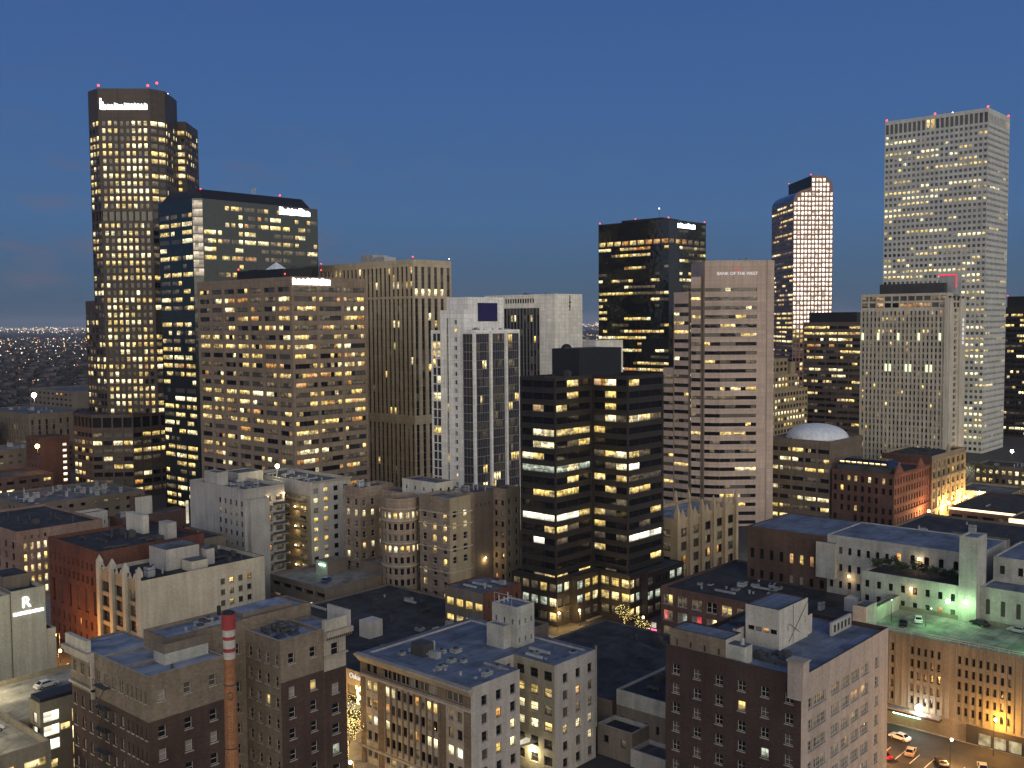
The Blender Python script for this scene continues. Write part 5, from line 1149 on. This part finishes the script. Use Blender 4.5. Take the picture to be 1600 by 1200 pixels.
mb.frustum([(131.9, 161.5), (131.9, 129.6), (132.09, 129.6), (132.09, 161.5)], 21.0, [(130.9, 161.9), (130.9, 129.2), (132.09, 129.2), (132.09, 161.9)], 22.3, 'stone_trim')
mb.box(130.8, 129.1, 22.3, 132.09, 162, 22.72, 'stone_trim'); mb.box(131.6, 129.7, 18.1, 132.09, 161.5, 18.6, 'stone_trim'); mb.box(131.7, 129.7, 3.2, 132.09, 161.5, 3.7, 'stone_trim')
for i in range(10): y = 138.2+i*1.72; mb.box(131.86, y-.18, 4, 132.09, y+.18, 18.1, 'fawn_brick')
b.parts('cornice', mb)
b.box(155.9, 139.6, 161.5, 146.6, 22.2, 30.8, dict(mat='white_render', n=3, fh=4, hf=.3, wf=.22, t=1.2, rows=1, lit='none'), dict(mat='white_render', n=3, fh=3.8, hf=.3, wf=.26, t=1.4, rows=2, pat=['kkk', 'kkm'], lit='none'), ph=.3, roof='roof_slate')
b.box(153.6, 141.2, 155.88, 146, 22.2, 27.0, dict(mat='white_render'), dict(mat='white_render'), ph=.15)
mb = MB()
for x in (156.6, 158.2, 159.4): mb.cyl(x, 145.2, 30.5, 32+.5*math.sin(x*9), .14, 'metal_grey', 6)
mb.tube((156, 141, 33), (156, 146, 33), .06, 'metal_grey'); mb.tube((156, 141, 30.5), (156, 141, 33), .05, 'metal_grey'); mb.tube((156, 146, 30.5), (156, 146, 33), .05, 'metal_grey'); b.part('antenna', mb)
mb = MB(); mb.box(139, 150, 22.2, 142, 153.5, 24.8, 'metal_dark'); mb.box(140, 147, 22.2, 141.2, 149.5, 23.6, 'metal_grey'); mb.cyl(143, 151, 22.2, 24.6, .3, 'metal_grey', 8); b.part('roof_plant', mb)
b.units((135, 132, 150, 158), 22.22, n=12, hgt=(.3, .9)); b.units((153, 128, 163, 138), 22.22, n=4, hgt=(.3, .8))
mb = MB(); mb.face([(146, 130, 7.0), (151.4, 130, 6.4), (151.4, 136.4, 6.4), (146, 136.4, 7.0)], 'cream_paint'); mb.box(147, 131, 6.6, 150, 132, 7.2, 'P'); b.part('skylight', mb)
mb = MB(); mb.cyl(165.2, 126.4, 4, 23.6, .22, 'metal_dark', 8); mb.cyl(166.0, 126.8, 6, 23.0, .28, 'white_render', 8); b.part('drain_pipe', mb); b.done()

# ------------------------------------------------------------------ foreground: right block
b = B('brick_building', 'maroon brick block with a pinkish painted side wall and white rooftop box', 'maroon_brick', 176, 91, seed=74, roof='roof_slate')
ml = dict(n=6, fh=3.6, hf=.50, wf=.34, t=2.2, rec=.35, fw=.09, fr='frame_pale', cross=2, coh=0, lit={'k': 7, 'm': 5, 'd': 1.4, 'y': 1.2, 'e': 2, 'o': .5})
mr_ = dict(fh=3.75, hf=.50, rec=.30, fw=.10, fr='frame_pale', cross=2, coh=.2, t=3.6)
b.box(157.8, 77.1, 194.7, 104.2, 0, 30, {'bands': [(1.6, None), (None, dict(ml, t=.8, pat=['kmkkkk', 'mkkymk', 'kmkkkm', 'mkkkcm', 'kmkkkm', 'mdkkoo', 'kdkmkk', '??k?k?']))]},
      {'secs': [(.06, None), (.06, dict(mr_, n=1, wf=.7, lit='off')), (.14, dict(mr_, n=1, sub=3, wf=.9, lit='faint')), (.04, None), (.46, dict(mr_, n=4, sub=3, wf=.74, lit={'m': 6, 'e': 3, 'o': 1, 'd': 1.4, 'k': 1, 'y': .4})), (.05, None), (.08, dict(mr_, n=1, wf=.5, lit='off')), (.11, None)], 'mat': 'pinkish_paint'}, ph=.8)
for i in range(0): pass
mb = MB()
mb.box(157.3, 76.6, 26, 159.6, 79.4, 32.4, 'pinkish_paint', 'maroon_brick'); mb.box(157.1, 76.4, 32.4, 159.8, 79.6, 32.7, 'stone_trim'); b.part('corner_pier', mb)
b.box(158.4, 91.9, 164, 103.6, 29.3, 33.2, dict(mat='buff_brick', n=4, fh=3.4, hf=.34, wf=.14, lit='off', rows=1), dict(mat='white_render'), ph=.2)
mb = MB(); mb.box(158.9, 88.4, 29.2, 161.6, 91.88, 32.4, 'white_render', 'roof_grey'); mb.cyl(160.2, 89.6, 32.4, 33.4, .4, 'metal_grey', 10); mb.ball((160.2, 89.6, 33.4), .4, 'metal_grey', 8, 3, .8, True); b.parts('penthouse', mb)
b.box(170.1, 87.6, 181.7, 94.5, 29.2, 36.8, dict(mat='white_stucco', n=4, fh=5.4, hf=.16, wf=.9, t=1.6, rows=1, pat=['kbok'], lit='faint', m=.4, fw=.04), dict(mat='white_stucco', n=5, fh=4, hf=.34, wf=.16, t=2.0, rows=1, pat=['kkkkk'], lit='none', skip=(0, 2, 3)), ph=.2, roof='roof_slate')
mb = MB(); mb.tube((173.8, 87.5, 30), (181.5, 87.5, 36.2), .05, 'metal_dark'); mb.tube((174, 87.5, 33.4), (178, 87.5, 31), .05, 'metal_dark'); mb.tube((175.6, 87.5, 29.4), (175.6, 87.5, 36.6), .07, 'metal_grey'); b.part('brace', mb)
b.box(181.72, 88, 184.4, 93, 29.2, 33.0, None, dict(mat='white_stucco'), ph=.2)
b.box(168, 95, 193, 96, 29.2, 32.3, dict(mat='grey_stucco'), dict(mat='grey_stucco'), ph=.1)
mb = MB(); mb.box(184.6, 84, 29.2, 193.4, 84.5, 31.8, 'grey_stucco'); 
for i in range(5): mb.box(185.4+i*1.6, 83.93, 29.8, 186.1+i*1.6, 83.99, 31.2, 'frame_dark')
b.part('parapet_wall', mb); b.units((162, 80, 169, 90), 29.2, n=8, mk='metal_dark', hgt=(.5, 1.6)); b.units((165, 96.5, 190, 103), 29.2, n=5, mk='metal_dark'); b.done()

# dark low buildings between the centre and right blocks
b = B('low_block', 'low building with a broad black roof between the centre and right foreground blocks', 'taupe_wall', 196, 146, seed=75, roof='roof_dark')
b.box(172, 127, 219, 164, 0, 9.6, None, dict(mat='dark_brick', n=8, fh=4, hf=.44, wf=.4, t=1.5, lit={'k': 6, 'o': 1, 'd': 1, 'm': 3}), ph=.3, cap='roof_dark')
mb = MB(); mb.frustum([(173, 133), (205, 133), (205, 160), (173, 160)], 9.3, [(173, 146), (205, 146), (205, 147), (173, 147)], 11.6, 'roof_dark'); b.part('pitched_roof', mb); b.units((206, 130, 217, 160), 9.3, n=5, mk='metal_dark'); b.done()
b = B('low_block', 'low grey building with a pale parapet band in the dark gap beside the maroon block', 'grey_stucco', 184, 118, seed=76, roof='roof_dark')
b.box(172.6, 108.5, 197, 126.3, 0, 12.2, {'bands': [(3.3, dict(mat='white_render')), (None, dict(mat='taupe_wall', n=6, fh=4.2, hf=.42, wf=.28, t=1.0, rec=.3, lit={'k': 6, 'm': 2, 'e': 1}))]}, None, ph=.5)
b.box(166.6, 118, 172.58, 126.8, 0, 6.5, dict(mat='taupe_wall', n=2, fh=4, hf=.4, wf=.3, lit='faint'), dict(mat='taupe_wall')); b.box(166, 108, 172.58, 117.98, 0, 3.6, None, None, roof='roof_grey'); b.units((176, 111, 194, 124), 11.7, n=6, mk='metal_dark'); b.done()

# ------------------------------------------------------------------ cars
def make_car(paint):
    t = thing('parked_car', 'car', 'car', (0, 0, 0))
    prof = [(-2.2, .35), (-2.2, .78), (-1.75, .92), (-1.1, 1.42), (.35, 1.45), (1.05, .98), (2.05, .82), (2.2, .55), (2.2, .35)]
    mb = MB(); n = len(prof)
    wd = lambda z: .86 if z < 1.0 else .66
    for i in range(n):
        (x0, z0), (x1, z1) = prof[i], prof[(i+1) % n]
        mb.face([(x0, -wd(z0), z0), (x0, wd(z0), z0), (x1, wd(z1), z1), (x1, -wd(z1), z1)], paint)
    for s in (-1, 1):
        lo = [(x, s*.86, z) for x, z in prof if z < 1.0]; mb.face(lo if s > 0 else lo[::-1], paint)
        up = [(-1.75, s*.86, .92), (-1.1, s*.66, 1.42), (.35, s*.66, 1.45), (1.05, s*.86, .98)]; mb.face(up if s > 0 else up[::-1], paint)
    mb.obj('body', t)
    mb = MB()
    mb.face([(-1.70, -.70, .98), (-1.70, .70, .98), (-1.16, .58, 1.40), (-1.16, -.58, 1.40)][::-1], 'glass_dark'); mb.face([(.42, -.58, 1.43), (.42, .58, 1.43), (1.02, .72, 1.03), (1.02, -.72, 1.03)][::-1], 'glass_dark')
    for s in (-1, 1):
        q = [(-1.55, s*.852, .99), (-1.02, s*.695, 1.38), (.28, s*.69, 1.39), (.86, s*.852, 1.02)]; mb.face(q, 'glass_dark')
    o = mb.obj('windows', t); o.location = (0, 0, .012)
    for x in (-1.35, 1.35):
        for s in (-1, 1):
            mb = MB(); w = .2
            mb.tube((x, s*.70, .33), (x, s*.90, .33), .33, 'tyre', 14); mb.tube((x, s*.895, .33), (x, s*.915, .33), .20, 'rim', 12); mb.obj('wheel', t)
    for s in (-1, 1):
        mb = MB(); mb.box(2.12, s*.62-.14, .58, 2.215, s*.62+.14, .72, 'rim'); mb.obj('headlight', t)
        mb = MB(); mb.box(-2.215, s*.62-.15, .70, -2.16, s*.62+.15, .84, 'car_red'); mb.obj('tail_lamp', t)
    return t
PROTO = {}
def car(paint, x, y, z, rot, label, group, lights=False):
    if paint not in PROTO: PROTO[paint] = r = make_car(paint)
    else:
        r = PROTO[paint].copy(); COL.objects.link(r)
        for ch in PROTO[paint].children:
            c = ch.copy(); COL.objects.link(c); c.parent = r
    r.location = (x, y, z); r.rotation_euler = (0, 0, rot); r['label'] = label; r['category'] = 'car'; r['group'] = group; r['lights'] = int(lights)
    if lights:
        for c in r.children:
            if c.name.startswith('headlight') or c.name.startswith('tail_lamp'):
                c.data = c.data.copy(); c.data.materials[0] = M['head_white' if c.name.startswith('headlight') else 'tail_red']
D1, D2, D3, D4 = 'cars on the green lit garage deck', 'cars on the lower left garage deck', 'cars on the low parking garage', 'cars in the street and lots'
car('car_black', 232.4, 88.6, 19.66, .3, 'dark car in the shadow beside the pale car on the green lit deck', D1)
car('car_white', 237.0, 86.8, 19.66, .35, 'pale car under the lamp post on the green lit deck', D1)
car('car_black', 243.2, 75.2, 19.66, 1.2, 'black car parked against the white wall below the tall pier', D1)
car('car_silver', 243.0, 67.0, 19.66, 1.5, 'dark silver car by the white wall near the right edge of the deck', D1)
car('car_silver', 83.0, 195.5, 20.85, .1, 'silver car glinting at the back of the lower left garage deck', D2)
car('car_white', 66.8, 180.4, 20.85, .2, 'white car cut by the left picture edge on the garage deck', D2)
car('car_blue', 191.5, 249.5, 11.05, .5, 'blue grey car on the open deck of the low parking garage', D3)
car('car_red', 203.6, 265, 11.05, 1.5, 'red car at the back of the low parking garage deck', D3)
car('car_tan', 208.6, 77.6, .02, .2, 'tan car with lit lamps in the golden lot at the lower right', D4, True)
car('car_white', 214.6, 82.2, .02, 1.4, 'white car below the green tube of the ribbed garage', D4)
car('car_red', 203.2, 81.5, .02, 1.2, 'red car at the corner of the pinkish wall, lower right', D4, True)
car('car_silver', 210.5, 64.0, .02, .4, 'silver car in front of the lit shop windows, lower right', D4)
car('car_black', 207.5, 71.0, .02, .6, 'black car beside the tan car in the golden lot', D4)
car('car_black', 116.5, 258, .02, 1.57, 'black car in the orange lit street at the left', D4, True)
car('car_white', 121.5, 168.5, .02, 1.57, 'white car in the bright street between the two foreground blocks', D4, True)
car('car_silver', 243.0, 166.0, .02, 0.0, 'silver car in the neon street below the dark office', D4, True)

# ------------------------------------------------------------------ lamps
def lamp(name, label, x, y, z0, h, bulb, power, col, r=.35, arm=(0, 0), group=None, rad=.6, pole=True):
    t = thing(name, label, 'lamp', (x, y, z0), group); mb = MB()
    if pole: mb.cyl(x, y, z0, z0+h, .10, 'metal_dark', 8, .06)
    hx, hy = x+arm[0], y+arm[1]
    mb.tube((x, y, z0+h), (hx, hy, z0+h+.1), .06, 'metal_dark'); mb.obj('pole' if pole else 'bracket', t)
    mb = MB(); mb.ball((hx, hy, z0+h-.15), r, bulb, 10, 6); mb.obj('bulb', t)
    if power:
        ld = bpy.data.lights.new('lamp_light', 'POINT'); ld.energy = power; ld.color = col; ld.shadow_soft_size = rad
        lo = bpy.data.objects.new('lamp_light', ld); COL.objects.link(lo); lo.parent = t; lo.location = (arm[0], arm[1], h-.75-r)
SOD, WRM, WHT, GRN, GLD = (1, .42, .08), (1, .68, .32), (1, .94, .80), (.34, 1, .30), (1, .62, .20)
G1 = 'sodium street lamps'
lamp('street_lamp', 'orange street lamp in front of the rust brick wall at the left', 118.6, 270, 0, 8, 'bulb_orange', 7000, SOD, .4, (-1.2, 0), G1)
lamp('street_lamp', 'orange street lamp beside the pale hotel wall with the letter R', 114.5, 262, 0, 6, 'bulb_orange', 6000, SOD, .4, (.6, 0), G1)
lamp('street_lamp', 'golden lamp post standing in front of the ribbed garage, lower right', 218.8, 64.5, 0, 7.4, 'bulb_orange', 5200, (1, .46, .08), .4, (1.2, 0), G1)
lamp('street_lamp', 'golden lamp at the right picture edge beside the ribbed garage', 218.5, 50.0, 0, 7.4, 'bulb_orange', 4200, (1, .46, .08), .4, (1.2, 0), G1)
lamp('street_lamp', 'warm lamp over the parked cars in the lower right lot', 206.5, 69, 0, 6, 'bulb_gold', 7000, (1, .52, .16), .3, (.8, 0), G1)
lamp('street_lamp', 'orange lamp at the corner of the pinkish wall and the lower right lot', 201.5, 84.5, 0, 6, 'bulb_orange', 10000, (1, .45, .12), .35, (.8, 0), G1)
lamp('wall_lamp', 'dazzling white floodlight on the ribbed garage above its awning', 222.0, 80.3, 5.3, .5, 'bulb_white', 2000, WHT, .8, (-1.7, 0), pole=False)
lamp('street_lamp', 'bright lamp in the street between the two foreground blocks', 124.5, 171.5, 0, 6.5, 'bulb_gold', 9000, GLD, .4, (.8, 0), 'golden street lamps')
lamp('street_lamp', 'golden lamp in front of the glazed shop with the yellow mural', 140, 181.5, 0, 5.5, 'bulb_gold', 8000, GLD, .3, (.5, 0), 'golden street lamps')
lamp('street_lamp', 'lamp at the near end of the bright street beside the brick block', 121.5, 151, 0, 6.5, 'bulb_gold', 1800, GLD, .35, (-.8, 0), 'golden street lamps')
lamp('street_lamp', 'small golden lamp below the glazed foot of the dark office', 227.5, 187.5, 0, 5, 'bulb_gold', 2600, GLD, .35, (.5, 0), 'golden street lamps')
lamp('street_lamp', 'golden lamp at the corner of the dark office podium', 234.5, 184.8, 0, 5, 'bulb_gold', 2200, GLD, .35, (-.3, 0), 'golden street lamps')
lamp('street_lamp', 'lamp among the neon glow beside the loft building', 237, 164.5, 0, 6, 'bulb_gold', 3000, (1, .5, .3), .35, (.6, 0), 'golden street lamps')
lamp('street_lamp', 'blazing golden lamp at the foot of the tan stone building', 472, 160.5, 0, 7, 'bulb_gold', 24000, GLD, .7, (.6, 0), 'golden street lamps of the theatre street')
lamp('street_lamp', 'second golden lamp farther along the foot of the tan stone building', 492, 160, 0, 7, 'bulb_gold', 24000, GLD, .7, (.6, 0), 'golden street lamps of the theatre street')
lamp('street_lamp', 'golden lamp at the red sandstone corner building', 446, 160, 0, 7, 'bulb_gold', 10000, (1, .55, .22), .6, (.6, 0), 'golden street lamps of the theatre street')
lamp('street_lamp', 'pale lamp near the small lit shop past the tan stone building', 506, 158, 0, 7.5, 'bulb_gold', 20000, (1, .72, .35), .7, (.6, 0), 'golden street lamps of the theatre street')
lamp('street_lamp', 'white lamp in front of the lit plaza of the tallest pale tower', 640, 210, 0, 9, 'bulb_white', 20000, (1, .9, .5), .8, (.6, 0), 'white plaza lamps')
lamp('street_lamp', 'white lamp at the foot of the dark tower by the right edge', 640, 182, 0, 12, 'bulb_white', 20000, (1, .9, .5), .9, (.6, 0), 'white plaza lamps')
lamp('street_lamp', 'left white lamp glaring behind the long blue grey roof', 344, 178.2, 0, 14.3, 'bulb_white', 6000, WHT, .75, (.3, 0), 'glaring shop lamps')
lamp('street_lamp', 'right white lamp glaring behind the long blue grey roof', 347.6, 173.6, 0, 14.9, 'bulb_white', 6000, WHT, .75, (.3, 0), 'glaring shop lamps')
lamp('wall_lamp', 'left of the two greenish white lamps on the tall square pier', 244.2, 81.4, 24.0, .4, 'bulb_white', 700, GRN, .5, (-2.0, .6), 'pier lamps', pole=False)
lamp('wall_lamp', 'right of the two greenish white lamps on the tall square pier', 244.2, 79.0, 24.6, .4, 'bulb_white', 700, GRN, .4, (-2.2, -1), 'pier lamps', pole=False)
lamp('wall_lamp', 'small amber lamp on the white wall under the dark terrace', 245, 91.5, 25, .3, 'bulb_gold', 120, (1, .5, .2), .3, (-.6, 0), 'amber wall lamps', pole=False)
lamp('wall_lamp', 'amber lamp on the terrace below the blue grey roof', 257.9, 94.4, 29.5, .3, 'bulb_gold', 150, (1, .6, .25), .35, (-.6, 0), 'amber wall lamps', pole=False)
lamp('wall_lamp', 'amber lamp beside the white rooftop shed of the brick wing', 257.6, 112.5, 22.2, .3, 'bulb_gold', 140, (1, .6, .25), .3, (-.6, 0), 'amber wall lamps', pole=False)
lamp('deck_lamp', 'white lamp post on the green lit deck beside the pale car', 234.3, 84.2, 19.65, 4.6, 'bulb_green', 900, GRN, .12, (0, -1.2))  # green light is added to these posts to widen the wall lamps' glow
lamp('deck_lamp', 'slim white post near the shed on the green lit deck', 233.5, 91.8, 19.65, 5.2, 'bulb_green', 500, GRN, .10, (0, 0))
lamp('deck_lamp', 'lamp post with added green light on the deck near the right picture edge', 231, 62, 19.65, 5.5, 'bulb_green', 900, GRN, .12, (0, 0))
lamp('deck_lamp', 'lamp lighting the lower left garage deck from behind', 72, 199, 20.8, 7, 'bulb_gold', 7500, (1, .86, .50), .2, (.3, 0))
lamp('deck_lamp', 'lamp above the stair tower end of the lower left garage deck', 58, 176, 20.8, 8, 'bulb_gold', 6500, (1, .86, .50), .25, (.3, 0))
lamp('flood_lamp', 'dazzling white floodlight among the dim roofs at the far left', 279.5, 661, 0, 46, 'bulb_white', 20000, WHT, 1.5, (0, 0))
lamp('flood_lamp', 'orange floodlight glowing over the dim roofs at the far left', 224, 528, 16, 12.8, 'bulb_orange', 9000, SOD, 1.1, (0, 0))
lamp('flood_lamp', 'bright yellow floodlight on the roof of the pale apartment block', 207.1, 296.1, 36, 5, 'bulb_gold', 1500, (1, .85, .4), .75, (0, 0))
lamp('wall_lamp', 'left of the two lamps above the courtyard balconies', 192.8, 282, 33.2, .4, 'bulb_gold', 260, (1, .7, .35), .3, (.2, -.6), 'courtyard wall lamps', pole=False)
lamp('wall_lamp', 'right of the two lamps above the courtyard balconies', 199, 282, 33.8, .4, 'bulb_gold', 260, (1, .7, .35), .3, (.2, -.6), 'courtyard wall lamps', pole=False)
for i, (z, wd_) in enumerate(((28, 'topmost'), (21.4, 'second'), (14.8, 'third'), (8.2, 'lowest'))):
    lamp('balcony_lamp', wd_+' of the stacked lamps on the tan balcony side of the courtyard', 206.9, 285, z, .3, 'bulb_gold', 420, (1, .62, .22), .28, (-.8, 0), 'balcony lamps', pole=False)
lamp('wall_lamp', 'lamp in the courtyard notch of the cream and brown brick block', 151.5, 131.5, 4.4, .4, 'bulb_white', 1300, (1, .85, .45), .35, (-.7, 0), pole=False)
lamp('wall_lamp', 'upper warm lamp in the slot of the plain tan rear walls', 236.5, 225.4, 14, .3, 'bulb_gold', 380, (1, .7, .3), .25, (0, -.5), 'rear wall lamps', pole=False)
lamp('wall_lamp', 'lower warm lamp in the slot of the plain tan rear walls', 222.5, 225.4, 20, .3, 'd', 380, (1, .7, .35), .15, (0, -.5), 'rear wall lamps', pole=False)

# neon in the street below the dark office
b = B('neon_sign', 'white and red neon sign on the loft building corner in the bright street', 'metal_dark', 232.4, 157, cat='sign', seed=4)
mb = MB(); mb.box(232.2, 156.0, 4.2, 232.5, 158.2, 7.4, 'metal_dark'); b.part('frame', mb)
mb = MB(); mb.box(232.0, 156.4, 5.6, 232.18, 157.8, 7.0, 'P'); b.part('panel', mb)
mb = MB(); mb.box(232.0, 156.2, 4.3, 232.18, 158.0, 5.2, 'neon_pink'); b.part('panel', mb)
b = B('storefront_row', 'row of orange and pink lit shop fronts at street level beside the loft building', 'brown_brick', 243, 158, cat='storefront', seed=5)
b.box(236, 155.6, 262, 157, 0, 4.4, dict(n=1, fh=4, hf=.7, wf=.8, lit={'o': 1}), None)
for i in range(6):
    mb = MB(); mb.box(237+i*4, 157.02, 1.0, 239.6+i*4, 157.2, 3.2, ('neon_pink', 'y', 'o')[i % 3]); b.part('sign_panel', mb)
b.done()

# ------------------------------------------------------------------ trees
def tree(label, x, y, z0, h, r, leafmat='leaf_dark', lights=0, n=420, group='trees among the buildings', seed=1):
    rs = random.Random(seed); t = thing('tree', label, 'tree', (x, y, z0), group); mb = MB()
    mb.cyl(x, y, z0, z0+h*.45, .16*h/6, 'bark', 8, .09*h/6); tips = []
    for k in range(7):
        a = k*2*math.pi/7+rs.random(); q = (x+math.cos(a)*r*.6, y+math.sin(a)*r*.6, z0+h*(.55+.35*rs.random())); mb.tube((x, y, z0+h*(.25+.02*k)), q, .06*h/6, 'bark', 5, .02); tips.append(q)
    mb.obj('trunk', t); mb = MB(); cl = [(q[0]+rs.uniform(-.3, .3)*r, q[1]+rs.uniform(-.3, .3)*r, q[2]+rs.uniform(-.1, .2)*h, r*rs.uniform(.3, .55)) for q in tips for _ in (0, 1)]
    for i in range(n):
        c = rs.choice(cl); v = Vector((rs.gauss(0, 1), rs.gauss(0, 1), rs.gauss(0, .8))).normalized()*c[3]*rs.random()**.4; p = Vector(c[:3])+v
        u = Vector((rs.gauss(0, 1), rs.gauss(0, 1), rs.gauss(0, 1))).normalized(); w = u.cross(Vector((rs.gauss(0, 1), rs.gauss(0, 1), rs.gauss(0, 1)))).normalized(); s = rs.uniform(.14, .30)*max(1, h/9)
        mb.face([p-u*s, p+w*s*.6, p+u*s, p-w*s*.6], leafmat)
    mb.obj('crown', t)
    if lights:
        mb = MB()
        for i in range(lights): c = rs.choice(cl); v = Vector((rs.gauss(0, 1), rs.gauss(0, 1), rs.gauss(0, 1))).normalized()*c[3]; mb.octa(Vector(c[:3])+v, .065, 'fairy')
        for i in range(lights//3): mb.octa((x+.2*math.cos(i), y+.2*math.sin(i), z0+h*.5*i/(lights/3)), .06, 'fairy')
        o = mb.obj('string_lights', t); o['kind'] = 'stuff'
TG = 'street trees with string lights'
tree('tree wrapped in golden string lights in the bright street near the glazed shop', 137.6, 170.5, 0, 7.5, 2.4, lights=180, group=TG, seed=2)
tree('tree wrapped in golden string lights at the near end of the bright street', 130.0, 163.4, 0, 8.5, 2.6, lights=220, group=TG, seed=3)
tree('string lit tree beside the corner of the loft building', 231.5, 161.0, 0, 8.5, 2.2, lights=160, group=TG, seed=4)
tree('string lit tree below the arched podium window of the dark office', 241.0, 173.5, 0, 6.5, 2.2, lights=140, group=TG, seed=5)
for i, (y, h, l) in enumerate(((102.2, 3.0, 'bushy shrub at the far left end of the dark terrace'), (99.2, 3.4, 'tall bushy shrub next to the left end of the dark terrace'), (96.4, 2.8, 'dense shrub left of the amber terrace lamp'), (92.4, 3.3, 'dense shrub right of the amber terrace lamp'), (89.0, 2.9, 'round shrub on the right half of the dark terrace'), (85.6, 2.4, 'low shrub second from the tall pier on the terrace'), (82.6, 1.9, 'lowest shrub on the terrace, close to the tall pier'))):
    tree(l, 250.5+(i % 2)*1.5, y, 26.75, h, 1.9, n=520, group='terrace shrubs', seed=10+i)
for i, (x, y, h, r, l) in enumerate(((548, 178, 16, 7, 'dark bare tree mass right of the tan stone building'), (556, 168, 15, 7, 'dark tree in front of the flat shop row'), (566, 152, 14, 6, 'dark tree at the middle of the flat shop row'), (500, 136, 12, 5, 'round dark tree near the right edge above the golden hall'))):
    tree(l, x, y, 0, h, r, n=500, group='dark trees on the right', seed=20+i)
for i, (x, y, z, h, r, l) in enumerate(((420.5, 186, 24.9, 3.8, 2, 'planter tree at the far end of the roof garden'), (419.6, 176, 24.9, 3.2, 1.8, 'planter tree in the middle of the roof garden'), (419.6, 168, 24.9, 3.4, 1.8, 'planter tree at the near end of the roof garden'))):
    tree(l, x, y, z, h, r, n=260, group='roof garden trees', seed=30+i)
